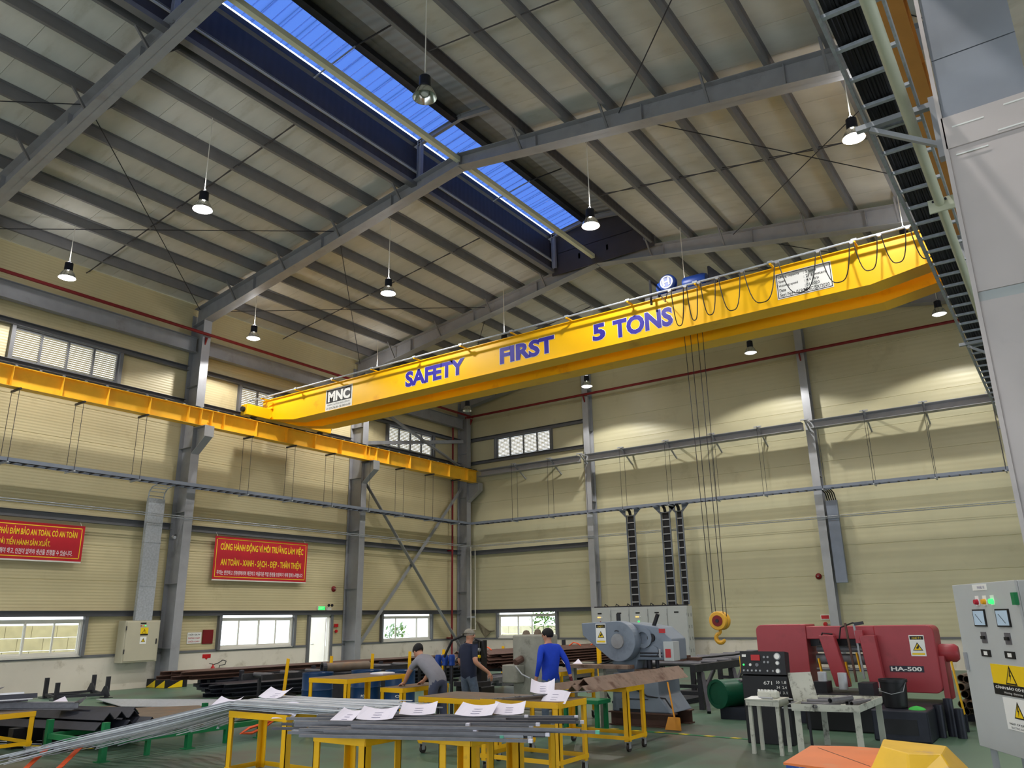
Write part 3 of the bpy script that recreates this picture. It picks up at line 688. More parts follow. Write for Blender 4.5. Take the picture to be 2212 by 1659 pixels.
def festoon():
    t = thing('festoon_cable', 'black festoon power cable hanging in loops from the crane rail', 'cable', (18.5, -12.75, 9.4))
    xs = [16.55, 16.95, 17.3, 17.75, 18.35, 19.15, 20.05, 20.75, 21.3, 21.85, 22.35, 22.8]
    dz = [.95, .9, .86, .88, .86, .84, .82, .72, .7, .76, .6]
    for i in range(len(xs)-1):
        a, b = xs[i], xs[i+1]; pts = []
        for k in range(15):
            q = k/14; x = a+.04+(b-a-.08)*q; s = 1-abs(2*q-1)**3.2
            pts.append((x, -12.78, 9.36-dz[i]*s))
        MB().tube(pts, .012, 6).build('cable_loop', 'cable_black', t, smooth=True)
        MB().cbox((a,-12.74,9.385), (.09,.06,.07)).build('cable_trolley', 'steel_light', t)
    MB().tube([(16.1,-12.5,9.55),(16.3,-12.7,9.3),(16.42,-12.78,9.1),(16.5,-12.78,9.35)], .012, 6).build('cable_end', 'cable_black', t, smooth=True)
festoon()
def hoist():
    t = thing('hoist_trolley', 'blue electric hoist trolley riding on top of the crane', 'hoist', (16.6, -11.55, 9.4), None)
    mat('hoist_blue', (28, 66, 150), .4, var=.06)
    MB().box((15.7,-12.35,9.42),(17.6,-12.05,9.52)).build('trolley_frame', 'dark_steel', t); MB().box((15.7,-11.1,9.42),(17.6,-10.8,9.52)).build('trolley_frame', 'dark_steel', t)
    for x in (15.75, 17.4): MB().box((x,-12.1,9.42),(x+.12,-11.0,9.52)).build('trolley_frame', 'dark_steel', t)
    MB().lathe([(.001,0),(.19,.0),(.2,.03),(.2,.34),(.14,.4),(.001,.4)], (16.0,-12.1,9.74), 22, (1,.0,.0)).build('gearbox', 'hoist_blue', t, smooth=True)
    MB().lathe([(.001,0),(.21,0),(.22,.02),(.22,.14),(.18,.18),(.001,.18)], (16.33,-12.2,9.8), 24, (0,-1,0)).build('motor', 'hoist_blue', t, smooth=True)
    c = (16.33,-12.385,9.8)
    e = MB().ring((c[0],c[1],c[2]),(c[0],c[1]-.006,c[2]), .165, .14, 28).build('emblem_ring', 'sign_white', t)
    text('emblem', 'H', 'sign_white', (c[0]-.09,c[1]-.002,c[2]-.1), (1,0,.12), (-.12,0,1), .18, .2, t, .003, .02)
    MB().cyl((16.2,-11.55,9.78),(17.3,-11.55,9.78), .2, n=24).build('rope_drum', 'hoist_blue', t, smooth=True)
    MB().lathe([(.001,0),(.17,0),(.2,.05),(.2,.5),(.17,.6),(.001,.6)], (16.7,-12.15,9.68), 20, (1,0,0)).build('drum_motor', 'hoist_blue', t, smooth=True)
    MB().box((16.0,-12.0,9.52),(17.4,-11.2,9.6)).build('bed_plate', 'hoist_blue', t)
    MB().tube([(15.98,-12.6,9.2),(15.98,-12.6,9.85),(15.98,-12.15,9.85)], .03, 6).build('tow_arm', 'black', t)
    MB().prism([(0,0),(.5,0),(.05,.5),(0,.5)], (17.35,-12.2,9.5), (1,0,0), (0,0,1), .02).build('end_guard', 'dark_steel', t)
    for x, y in ((16.36,-11.62),(16.48,-11.48),(16.72,-11.62),(16.82,-11.5)):
        bx = 16.6+(-.13 if x < 16.6 else .13)+(.03 if y > -11.55 else 0)
        MB().tube([(x,y,9.7),(bx,y,1.75)], .009, 5).build('wire_rope', 'dark_steel', t)
    hb = MB(); 
    for y in (-11.68, -11.5): hb.lathe([(.001,0),(.19,0),(.205,.02),(.205,.11),(.19,.13),(.001,.13)], (16.6,y-.0,1.66), 26, (0,1,0))
    mat('hook_yellow', (226, 170, 52), .4, var=.06)
    b = hb.build('hook_block', 'hook_yellow', t, smooth=True)
    MB().lathe([(.001,0),(.12,0),(.12,.012),(.001,.012)], (16.6,-11.695,1.66), 22, (0,1,0)).build('sheave_plate', 'red_pipe', b)
    MB().cyl((16.6,-11.71,1.66),(16.6,-11.33,1.66), .04, n=10).build('pin', 'dark_steel', b)
    MB().tube([(16.61,-11.58,1.5),(16.61,-11.58,1.41)]+[(16.6+.1*math.cos(math.radians(95+q*18)), -11.58, 1.29+.1*math.sin(math.radians(95+q*18))) for q in range(15)], [.04,.036]+[.036+.016*math.sin(q/14*3.1) for q in range(14)]+[.015], 8).build('hook', 'hook_yellow', b, smooth=True)
hoist()

# ------------------------------------------------------------------ cable trays, pipes
def ladder(t, p0, p1, width, side, h=.1, step=.3, m='tray_grey', rung='tray_grey', cables=0):
    """ladder tray from p0 to p1: two side rails, rungs, cables lying on the rungs"""
    p0, p1, sd = V(p0), V(p1), V(side).normalized(); d = (p1-p0); L = d.length; d.normalize(); up = sd.cross(d)
    if up.z < 0 or abs(up.z) < 1e-6 and up.y > 0: up = -up
    for e in (-1, 1): MB().bar(p0+sd*e*width/2, p1+sd*e*width/2, .025, h, up).build('side_rail', m, t)
    k = step/2
    first = None; o0 = None
    while k < L:
        q = p0+d*k-up*(h*.3)
        if first is None: first = MB().bar(q-sd*(width/2-.012), q+sd*(width/2-.012), .04, .03, up).build('rung', rung, t); o0 = k
        else: shift(first, d*(k-o0), 'rung', t)
        k += step
    for c in range(cables):
        off = (c+.5)/cables-.5; r = random.choice((.012,.016,.02))
        pts = [p0+d*(L*q/8)+sd*(off*(width-.08)+random.uniform(-.012,.012))+up*(-.01+r+random.uniform(0,.012)) for q in range(9)]
        MB().tube(pts, r, 5).build('cable', random.choice(('cable_black','dark_steel','cable_black')), t)
def trays():
    t = thing('cable_tray', 'grey ladder cable tray hung on rods under the left runway beam', 'cable tray', (1.05, -15, 6))
    ladder(t, (1.05,-31,5.98), (1.05,-.95,5.98), .42, (1,0,0), .1, .3, cables=7, rung='dark_steel')
    for y in (-26.4,-24.9,-23.2,-21.9,-20.6,-18.9,-17.0,-13.2,-11.35,-9.5,-7.6,-5.65,-3.8,-2.0):
        MB().bar((.8,y,7.88),(1.34,y,7.88), .05, .05).build('beam_clamp', 'dark_steel', t)
        MB().bar((.78,y,5.9),(1.32,y,5.9), .04, .04).build('support_bar', 'galv', t)
        for x in (.82, 1.28): MB().cyl((x,y,5.88),(x,y,7.9), .008, n=5).build('hanger_rod', 'dark_steel', t)
    t = thing('cable_tray', 'grey ladder cable tray hung along the back wall', 'cable tray', (12, -.95, 6))
    ladder(t, (1.27,-.95,5.98), (23.1,-.95,5.98), .36, (0,1,0), .1, .3, cables=6, rung='dark_steel')
    for x in (3.6,5.5,7.4,9.0,11.0,12.9,14.7,16.75,18.4,20.25,22.2):
        MB().bar((x,-1.18,5.9),(x,-.72,5.9), .04, .04).build('support_bar', 'galv', t)
        for y in (-1.16,-.74): MB().cyl((x,y,5.88),(x,y,8.14 if y > -1 else 8.46), .008, n=5).build('hanger_rod', 'dark_steel', t)
    # drops to the switch cabinets
    for k, (x, w) in enumerate(((9.1,.36),(10.62,.36),(11.2,.26))):
        t = thing('cable_ladder', ['leftmost vertical cable ladder dropping to the grey cabinets', 'middle vertical cable ladder dropping to the grey cabinets', 'rightmost narrow cable ladder dropping beside the grey cabinets'][k], 'cable ladder', (x, -.7, 2.2))
        ladder(t, (x,-.7,2.2), (x,-.7,5.72), w, (1,0,0), .09, .28, rung='steel_light')
        MB().box((x-w/2+.02,-.65,2.2),(x+w/2-.02,-.63,5.72)).build('cable_bed', 'cable_black', t)
        for e in (-1, 1): MB().prism([(0,0),(0,-.32),(-e*.0+e*.3,0)] if e > 0 else [(0,0),(-.3,0),(0,-.32)], (x+e*(w/2+.012),-.72,5.94), (1,0,0), (0,0,1), .02).build('corner_plate', 'tray_grey', t)
        MB().tube([(x,-.7,5.72),(x,-.75,5.85),(x,-.9,5.95)], .06, 6).build('cable_bend', 'cable_black', t)
    # galvanised covers dropping to boxes
    t = thing('cable_duct', 'galvanised cable duct running down to the beige switch box', 'cable duct', (.45, -15.9, 1.9))
    MB().box((.36,-16.17,1.92),(.5,-15.64,5.55)).build('cover', 'galv', t, bevel=.006)
    for z in (2.9, 4.2): MB().box((.35,-16.18,z),(.51,-15.63,z+.012)).build('joint_strap', 'galv', t)
    for e in (-16.17, -15.66): MB().tube([(.43,e,5.55),(.46,e,5.75),(.6,e,5.88),(.85,e,5.93)], .02, 5).build('bend_rail', 'galv', t)
    for q in ((.44,5.62),(.5,5.75),(.58,5.84),(.7,5.9)): MB().bar((q[0],-16.17,q[1]),(q[0],-15.66,q[1]), .03, .02).build('rung', 'galv', t)
    t = thing('cable_duct', 'blue grey cable duct fixed beside the second back wall column', 'cable duct', (16.75, -.25, 2.75))
    MB().box((16.6,-.38,2.78),(16.98,-.24,5.6)).build('cover', 'tray_grey', t, bevel=.006)
    for k in range(5): MB().tube([(16.66+k*.07,-.31,5.6),(16.64+k*.07,-.4,5.85),(16.6+k*.07,-.75,5.97)], .022, 6).build('cable', 'cable_black', t)
trays()
def pipes():
    t = thing('fire_pipe', 'dark red fire water pipe under the eaves along the left wall', 'pipe', (.85, -15, 11.17))
    MB().tube([(.85,-31,11.17),(.85,-.45,11.17)], .055, 8).build('pipe', 'red_pipe', t, smooth=True)
    for y in YF[:4]: MB().prism([(.0,0),(.0,-.3),(.12,-.05)], (.75,y-.02,11.1), (1,0,0), (0,0,1), .04).build('bracket', 'red_pipe', t)
    t = thing('fire_pipe', 'dark red fire water pipe high along the back wall', 'pipe', (12, -.5, 11.17))
    MB().tube([(.5,-.55,11.17),(23.3,-.55,11.17)], .055, 8).build('pipe', 'red_pipe', t, smooth=True)
    for x in (7.09, 16.4): MB().bar((x,-.44,10.85),(x,-.56,11.1), .05, .05).build('bracket', 'red_pipe', t)
    for k, (y, z1) in enumerate(((-6.95,9.7),(-1.25,11.0))):
        t = thing('fire_riser', ['dark red fire riser pipe just right of the column with the bracing', 'dark red fire riser pipe in the back left corner'][k], 'pipe', (.3, y, 0))
        MB().tube([(.28,y,.05),(.28,y,z1)], .045, 8).build('pipe', 'red_pipe', t, smooth=True)
        for z in (1.0, 4.8): MB().box((.02,y-.06,z),(.3,y+.06,z+.05)).build('clip', 'red_pipe', t)
    t = thing('conduit', 'thin galvanised conduit pair crossing the left wall columns', 'conduit', (.83, -15, 5))
    for z in (4.98, 5.04): MB().tube([(.83,-31,z),(.83,-.5,z)], .014, 6).build('pipe', 'galv', t)
    t = thing('conduit', 'thin galvanised conduit pair crossing the back wall columns', 'conduit', (12, -.5, 5))
    for z in (4.98, 5.04): MB().tube([(.8,-.5,z),(23.2,-.5,z)], .014, 6).build('pipe', 'galv', t)
    t = thing('conduit', 'white conduit loop running down the corner column', 'conduit', (.7, -.7, 1.4))
    MB().tube([(.86,-.62,1.35),(.86,-.62,5.0)], .02, 6).build('pipe', 'frame_white', t); MB().tube([(.86,-.3,1.35),(.86,-.3,4.9)], .02, 6).build('pipe', 'frame_white', t)
    MB().tube([(.86,-.62,1.35),(.86,-.3,1.35)], .02, 6).build('pipe', 'frame_white', t); MB().bar((.62,-.46,1.9),(.88,-.46,1.9), .3, .08).build('junction_strap', 'galv', t)
pipes()
def right_side():
    # clad column near the camera
    t = thing('clad_column', 'pale panel clad column filling the right edge of the picture', 'column', (23.5, -22.6, 0))
    MB().box((23.19,-22.95,0),(23.8,-22.05,3.98)).build('lower_casing', 'pale_pink', t)
    MB().box((23.19,-22.95,4.06),(23.8,-22.05,5.28)).build('middle_casing', 'pale_pink', t)
    MB().box((23.205,-22.93,3.98),(23.8,-22.05,4.06)).build('joint_band', 'cabinet_grey', t)
    MB().box((23.195,-22.97,5.28),(23.82,-22.05,5.56)).build('band_plate', 'pale_pink', t)
    MB().box((23.21,-22.93,5.56),(23.8,-22.05,6.12)).build('upper_casing', 'casing_shaded', t)
    MB().box((23.21,-22.93,6.13),(23.8,-22.05,9.2)).build('upper_casing', 'casing_shaded', t)
    for z, a in ((5.2,.05),(5.45,.06),(5.3,.35),(5.5,.42)): MB().box((23.2+a,-22.975,z),(23.2+a+.22,-22.97,z+.012)).build('weld_mark', 'sign_white', t)
    MB().bar((23.19,-22.955,0),(23.19,-22.955,9.2), .03, .03, (0,1,0)).build('edge_trim', 'pale_pink', t)
    # cable ladder overhead
    t = thing('cable_ladder', 'overhead galvanised cable ladder packed with black cables along the right', 'cable ladder', (22.75, -15, 6.1))
    ladder(t, (22.76,-29.2,6.12), (22.76,-1.2,6.12), .33, (1,0,0), .1, .45, m='galv', rung='galv', cables=10)
    MB().box((22.63,-29,6.13),(22.87,-1.3,6.15)).build('cable_bed', 'cable_black', t)
    MB().bar((23.03,-29.2,6.1),(23.03,-1.2,6.1), .02, .1).build('outer_rail', 'galv', t)
    for k in range(40): MB().bar((22.9,-28.8+k*.6,6.08),(23.03,-28.8+k*.6,6.08), .04, .03).build('outer_rung', 'galv', t)
    for y in (-22.42, -14.95, -7.4):
        MB().bar((22.5,y,6.04),(23.2,y,6.04), .06, .05).build('arm', 'steel_light', t)
        MB().bar((22.62,y,6.0),(23.16,y,5.62), .05, .04).build('strut', 'steel_light', t)
        MB().box((23.11,y-.05,5.5),(23.19,y+.05,6.1)).build('wall_plate', 'steel_light', t)
    t = thing('pipe', 'cream coloured pipe below the overhead cable ladder on the right', 'pipe', (22.95, -15, 5.9))
    MB().tube([(22.95,-29.2,5.92),(22.95,-1.5,5.92)], .048, 14).build('tube', 'pipe_cream', t, smooth=True)
    for y in (-20.72, -13.2):
        c = MB().box((22.84,y-.012,5.82),(23.12,y+.012,5.97)).build('clamp_plate', 'pipe_cream', t)
        for x in (22.89, 23.01): MB().cyl((x,y-.014,5.94),(x,y-.03,5.94), .012, n=6).build('bolt', 'dark_steel', c)
        MB().bar((23.0,y+.02,5.9),(23.2,y+.02,5.9), .05, .05).build('arm', 'steel_light', c)
right_side()
# ------------------------------------------------------------------ wall fittings
def banner(label, y0, y1, z0, z1, lines, kor):
    x = .22
    t = thing('banner', label, 'banner', (x, (y0+y1)/2, z0))
    plate('cloth', (x,y0,z0), (0,1,0), (0,0,1), y1-y0, z1-z0, .01, 'banner_red', t)
    e = .07
    for a, b, c, d in ((y0+e,y1-e,z0+e,z0+e+.02),(y0+e,y1-e,z1-e-.02,z1-e),(y0+e,y0+e+.02,z0+e,z1-e),(y1-e-.02,y1-e,z0+e,z1-e)):
        MB().box((x+.01,a,c),(x+.013,b,d)).build('border', 'banner_yellow', t)
    for s, a, b, c, d in lines: text('lettering', s, 'banner_yellow', (x+.01,a,c), (0,1,0), (0,0,1), b-a, d-c, t, .004, .02)
    s, a, b, c, d = kor; text('lettering', s, 'banner_white', (x+.01,a,c), (0,1,0), (0,0,1), b-a, d-c, t, .004, .012)
    MB().box((x-.015,y0,z0-.04),(x+.01,y1,z0)).build('hem', 'frame_white', t)
    for y in (y0+.1, y1-.1):
        for z in (z1,): MB().cyl((x,y,z-.02),(.1,y,z+.12), .006, n=5).build('tie', 'frame_white', t)
banner('red banner with yellow Vietnamese safety slogan at the left edge', -22.3, -17.85, 3.55, 4.55,
       [('PHẢI ĐẢM BẢO AN TOÀN, CÓ AN TOÀN',-20.1,-18.05,4.17,4.42),('MỚI TIẾN HÀNH SẢN XUẤT.',-20.1,-18.75,3.92,4.14)],
       ('장해야 하고, 안전이 있어야 생산을 진행할 수 있습니다.',-20.1,-18.12,3.68,3.84))
banner('red banner with yellow slogan between the two left columns', -13.55, -9.63, 3.2, 4.6,
       [('CÙNG HÀNH ĐỘNG VÌ MÔI TRƯỜNG LÀM VIỆC',-13.33,-9.83,4.1,4.45),('AN TOÀN - XANH - SẠCH - ĐẸP - THÂN THIỆN',-13.28,-9.9,3.6,3.94)],
       ('우리는 안전하고 친환경적이며 깨끗하고 아름다운 작업 환경을 보장하기 위해 함께 노력합니다',-13.4,-9.8,3.35,3.5))
def warn_triangle(parent, o, xd, yd, s, field='sign_yellow', bolt=True):
    xd, yd = V(xd), V(yd); nd = xd.cross(yd)
    MB().prism([(-s,-s*.85),(s,-s*.85),(0,s*.85)], o, xd, yd, .002).build('warning_triangle', 'sign_black', parent)
    k = .76; MB().prism([(-s*k,-s*.85*k-s*.06),(s*k,-s*.85*k-s*.06),(0,s*.85*k-s*.1)], V(o)+nd*.002, xd, yd, .0015).build('warning_field', field, parent)
    if bolt: MB().prism([(.02*s,.5*s),(-.18*s,-.12*s),(-.02*s,-.12*s),(-.1*s,-.6*s),(.2*s,.02*s),(.04*s,.02*s),(.14*s,.4*s)], V(o)+nd*.0035, xd, yd, .001).build('bolt_sign', 'sign_black', parent)
    else: MB().prism([(-.28*s,-.5*s),(.1*s,-.45*s),(.3*s,-.1*s),(.2*s,.3*s),(.05*s,.1*s),(-.1*s,.2*s),(-.05*s,-.1*s),(-.25*s,-.15*s)], V(o)+nd*.0035, xd, yd, .001).build('hand_sign', 'sign_black', parent)
def left_fittings():
    Y, Z = (0,1,0), (0,0,1)
    t = thing('switch_box', 'beige wall mounted switch box with warning stickers on the left', 'switch box', (.4, -15.9, .75))
    MB().box((.12,-16.45,.75),(.5,-15.36,1.92)).build('body', 'beige_box', t, bevel=.01)
    d = MB().box((.5,-16.41,.79),(.525,-15.4,1.88)).build('door', 'beige_box', t, bevel=.005)
    for z in (1.0, 1.65): MB().cyl((.53,-16.42,z),(.53,-16.42,z+.12), .015, n=8).build('hinge', 'dark_steel', d)
    MB().box((.525,-15.47,1.25),(.545,-15.44,1.4)).build('handle', 'dark_steel', d)
    MB().box((.525,-16.0,1.82),(.53,-15.82,1.86)).build('name_plate', 'sign_black', d)
    for k, m in enumerate(('fire_red','sign_yellow','green_lamp')):
        if m == 'green_lamp': mat('green_lamp', (40,200,90), .4, emit=(60,230,110), es=1.5)
        MB().cyl((.525,-15.98+k*.07,1.77),(.54,-15.98+k*.07,1.77), .018, n=10).build('indicator', m, d)
    p = plate('warning_label', (.525,-15.98,1.5), Y, Z, .24, .22, .002, 'sign_yellow', d); warn_triangle(p, (.528,-15.86,1.62), Y, Z, .07); plate('label_band', (.527,-15.98,1.5), Y, Z, .24, .04, .001, 'sign_black', p)
    p = plate('warning_label', (.525,-15.97,1.26), Y, Z, .2, .2, .002, 'sign_white', d); warn_triangle(p, (.528,-15.87,1.37), Y, Z, .065)
    t = thing('notice_board', 'small white printed notice on the wall left of the window', 'notice', (.02, -13.85, 1.2)); plate('sheet', (.01,-14.1,1.2), Y, Z, .5, .34, .01, 'sign_white', t)
    for k in range(3): text('print', ('NỘI QUY','PHÒNG CHÁY','CHỮA CHÁY')[k], ('sign_black','fire_red','fire_red')[k], (.02,-14.06,1.44-k*.1), Y, Z, .42, .06, t, .003, .02)
    t = thing('fuse_board', 'dark brown wall board beside the small notice', 'board', (.03, -13.37, 1.18)); plate('panel', (.01,-13.56,1.18), Y, Z, .38, .43, .03, 'red_pipe', t); plate('rim', (.04,-13.54,1.2), Y, Z, .34, .39, .005, 'red_pipe', t)
    t = thing('exit_sign', 'green glowing exit sign above the open door', 'exit sign', (.1, -8.7, 2.2)); mat('exit_green', (30,190,80), .4, emit=(40,235,100), es=1.6)
    MB().box((.02,-8.85,2.22),(.1,-8.52,2.36)).build('case', 'frame_white', t); plate('face', (.1,-8.84,2.23), Y, Z, .31, .12, .003, 'exit_green', t); text('letters', 'EXIT', 'sign_white', (.103,-8.79,2.26), Y, Z, .2, .06, t, .002, .02)
    t = thing('emergency_light', 'white twin head emergency light beside the exit sign', 'lamp', (.1, -8.3, 2.2)); MB().box((.02,-8.42,2.22),(.12,-8.22,2.32)).build('case', 'frame_white', t)
    for y in (-8.4, -8.24): MB().lathe([(.001,0),(.05,.0),(.055,.03),(.03,.07),(.001,.07)], (.19,y,2.39), 14, (-1,0,0)).build('head', 'lamp_body', t, smooth=True)
    t = thing('alarm_bell', 'round red alarm bell on the left wall above the door', 'alarm bell', (.05, -8.06, 3.0)); MB().lathe([(.001,.07),(.06,.065),(.1,.03),(.11,0),(.001,0)], (.01,-8.06,3.0), 20, (1,0,0)).build('dome', 'red_pipe', t, smooth=True); MB().cyl((.08,-8.06,3.0),(.1,-8.06,3.0), .02, n=8).build('nut', 'steel_light', t)
    t = thing('fire_sign', 'small red fire point sign and button beside the door', 'sign', (.05, -7.85, 1.3)); plate('sign', (.05,-7.98,1.6), Y, Z, .2, .12, .01, 'fire_red', t); MB().lathe([(.001,.05),(.05,.05),(.06,0),(.001,0)], (.05,-7.88,1.45), 16, (1,0,0)).build('button', 'fire_red', t)
    t = thing('fire_sign', 'small red arrow sign on the white wall above the extinguisher', 'sign', (.035, -13.36, .75)); MB().prism([(0,0),(.3,0),(.3,.12),(0,.12)], (.031,-13.5,.74), Y, Z, .008).build('sign', 'fire_red', t); MB().prism([(.1,0),(.15,-.05),(.2,0)], (.031,-13.5,.74), Y, Z, .008).build('arrow', 'fire_red', t)
    t = thing('fire_extinguisher', 'red fire extinguisher with black hose against the white wall', 'extinguisher', (.2, -13.2, 0)); MB().lathe([(.001,0),(.075,0),(.08,.03),(.08,.4),(.05,.47),(.025,.5),(.025,.54),(.001,.54)], (.2,-13.2,0), 18).build('cylinder', 'fire_red', t, smooth=True)
    MB().tube([(.2,-13.2,.53),(.2,-13.0,.58),(.2,-12.85,.66),(.2,-12.72,.62),(.2,-12.75,.52),(.2,-12.95,.5),(.2,-13.0,.3)], .014, 7).build('hose', 'cable_black', t, smooth=True); MB().bar((.2,-13.2,.55),(.2,-13.34,.58), .02, .02).build('lever', 'black', t)
    t = thing('camera', 'small white security camera fixed to the middle column', 'camera', (.6, -15.2, 4.4)); MB().cyl((.55,-15.28,4.42),(.75,-15.34,4.38), .045, n=12).build('housing', 'steel_light', t, smooth=True); MB().bar((.4,-15.1,4.5),(.58,-15.28,4.45), .03, .03).build('arm', 'dark_steel', t)
left_fittings()
def back_fittings():
    X, Z = (1,0,0), (0,0,1)
    t = thing('alarm_bell', 'round red alarm bell on the back wall beside the second column', 'alarm bell', (15.95, -.05, 3.04)); MB().lathe([(.001,.07),(.06,.065),(.1,.03),(.11,0),(.001,0)], (15.95,-.01,3.04), 20, (0,-1,0)).build('dome', 'red_pipe', t, smooth=True); MB().cyl((15.95,-.08,3.04),(15.95,-.1,3.04), .02, n=8).build('nut', 'steel_light', t)
    t = thing('fire_sign', 'small red and white fire sign above the red saw', 'sign', (16.0, -.02, 1.6)); plate('sign', (15.85,-.01,1.58), X, Z, .3, .16, .01, 'sign_white', t); plate('field', (15.87,-.02,1.6), X, Z, .26, .12, .003, 'fire_red', t)
    t = thing('fire_button', 'red fire alarm button below the small fire sign', 'button', (15.98, -.02, 1.43)); MB().lathe([(.001,.07),(.06,.06),(.08,0),(.001,0)], (15.98,-.01,1.42), 16, (0,-1,0)).build('button', 'fire_red', t, smooth=True); MB().bar((16.05,-.03,1.42),(16.26,-.03,1.42), .03, .03).build('conduit', 'steel_light', t)
    t = thing('cloth_rag', 'torn olive cloth hanging beside the back wall window', 'cloth', (1.2, -.15, 1.3)); mat('rag', (120,112,92), .9, var=.2, scale=8)
    m = MB(); g = [(.75,1.75),(1.0,1.62),(1.25,1.42),(1.5,1.3),(1.78,1.32)]; lowz = [1.7,1.25,1.0,1.22,1.28]
    vs = []
    for k, (x, z) in enumerate(g): vs += [(x,-.12-.03*(k%2),z),(x+.04,-.14+.03*(k%2),lowz[k]),(x,-.1-.03*(k%2),z),(x+.04,-.12+.03*(k%2),lowz[k])]
    fs = []
    for k in range(4): a, b = 4*k, 4*k+4; fs += [(a,b,b+1,a+1),(a+2,a+3,b+3,b+2),(a,a+2,b+2,b),(a+1,b+1,b+3,a+3)]
    m.add(vs, fs).build('cloth', 'rag', t)
    labels = ['leftmost grey switch cabinet with lit indicator lamps on the back wall', 'second grey switch cabinet from the left on the back wall', 'third grey switch cabinet with lit indicator lamps, behind the press', 'fourth grey switch cabinet, second from the right end of the row', 'rightmost grey switch cabinet showing its tall side panel']
    for k in range(5):
        x0 = 7.32+k*.8; x1 = x0+.795
        if k == 0: x0 = 7.25
        t = thing('switch_cabinet', labels[k], 'cabinet', ((x0+x1)/2, -.6, 0), 'grey switch cabinets on the back wall')
        MB().box((x0,-.93,.1),(x1,-.47,2.15)).build('body', 'cabinet_grey', t); MB().box((x0+.01,-.91,0),(x1-.01,-.5,.1)).build('plinth', 'dark_steel', t)
        d = MB().box((x0+.015,-.955,.13),(x1-.015,-.93,2.04)).build('door', 'cabinet_grey', t, bevel=.004)
        MB().box((x0+.0,-.94,2.05),(x1,-.93,2.15)).build('header', 'cabinet_grey', t)
        MB().box((x0+.28,-.96,1.9),(x0+.46,-.955,1.95)).build('name_plate', 'sign_black', d)
        for z in (.6, 1.2, 1.8): MB().cyl((x1-.02,-.965,z),(x1-.02,-.965,z+.09), .012, n=8).build('hinge', 'steel_light', d)
        if k in (0, 2):
            for j, c in enumerate(('amber_lamp','amber_lamp','sign_white')):
                if c == 'amber_lamp': mat('amber_lamp', (255,190,90), .4, emit=(255,190,90), es=2)
                MB().cyl((x0+.3+j*.08,-.955,1.78),(x0+.3+j*.08,-.975,1.78), .022, n=10).build('indicator', c, d)
            MB().cyl((x0+.4,-.955,1.6),(x0+.4,-.98,1.6), .035, n=12).build('switch', 'red_pipe' if k == 0 else 'exit_green', d)
        if k == 4:
            for i in range(4):
                for j in range(2): MB().box((x1,-.86+j*.25,.5+i*.42),(x1+.008,-.84+j*.25,.62+i*.42)).build('vent_slot', 'dark_steel', t)
    t = thing('power_rail', 'flat power bus housing lying along the top of the grey cabinets', 'housing', (9.3, -.6, 2.15)); MB().box((7.3,-.8,2.15),(11.2,-.5,2.2)).build('case', 'dark_steel', t)
    for k in range(7): MB().tube([(7.7+k*.5,-.65,2.2),(7.75+k*.5,-.7,2.28),(7.85+k*.5,-.65,2.2)], .02, 6).build('cable_bend', 'cable_black', t)
back_fittings()

# ------------------------------------------------------------------ workshop tables and carts
mat('rust_plate', (112, 98, 84), .65, .2, var=.14, scale=5, rgb2=(134, 100, 72), mix2=.15, scale2=3)
mat('bar_grey', (108, 107, 112), .42, .3, var=.14, scale=7, stretch=(1, 4, 4))
mat('bar_silver', (204, 207, 213), .45, .1, var=.12, scale=7)
mat('bar_mid', (156, 158, 166), .45, .1, var=.12, scale=7)
mat('bar_pale', (228, 229, 234), .45, .1, var=.08, scale=7)
mat('bar_deep', (74, 72, 78), .45, .3, var=.12, scale=7)
mat('bar_dark', (46, 48, 58), .45, .4, var=.2, scale=5)
mat('bar_rust', (134, 112, 98), .65, .2, var=.16, scale=5, rgb2=(96, 68, 54), mix2=.2, scale2=4)
mat('stock_brown', (92, 66, 56), .6, .2, var=.18, scale=4)
mat('paper', (238, 232, 246), .7, var=.02)
mat('print_grey', (150, 146, 172), .7)
mat('rack_green', (20, 122, 72), .45, var=.08, rgb2=(60, 110, 74), mix2=.03)
mat('drum_blue', (26, 62, 104), .4, var=.1)
mat('orange_strap', (238, 96, 48), .6, var=.08)
mat('machine_grey', (122, 132, 146), .42, var=.06, rgb2=(98, 106, 118), mix2=.08)
mat('saw_red', (166, 60, 68), .42, var=.06, rgb2=(140, 52, 58), mix2=.1)
mat('worn_white', (196, 196, 184), .6, var=.06, rgb2=(112, 108, 98), mix2=.16, scale2=7)
mat('concrete_grey', (150, 148, 136), .8, var=.12, scale=6, rgb2=(120, 118, 108), mix2=.12, scale2=5)
mat('rubber', (52, 46, 44), .7)
mat('denim', (96, 108, 128), .85, var=.16, scale=16)
mat('work_trousers', (72, 76, 98), .85, var=.1, scale=14)
mat('tee_grey', (134, 132, 140), .85, var=.06, scale=10)
mat('tee_navy', (38, 44, 66), .85, var=.08, scale=10)
mat('shirt_blue', (22, 62, 190), .8, var=.1, scale=10)
mat('hair_black', (20, 18, 20), .7, var=.2, scale=30)
mat('cap_grey', (140, 134, 122), .85, var=.2, scale=40)
mat('glove_maroon', (100, 36, 48), .8, var=.1)
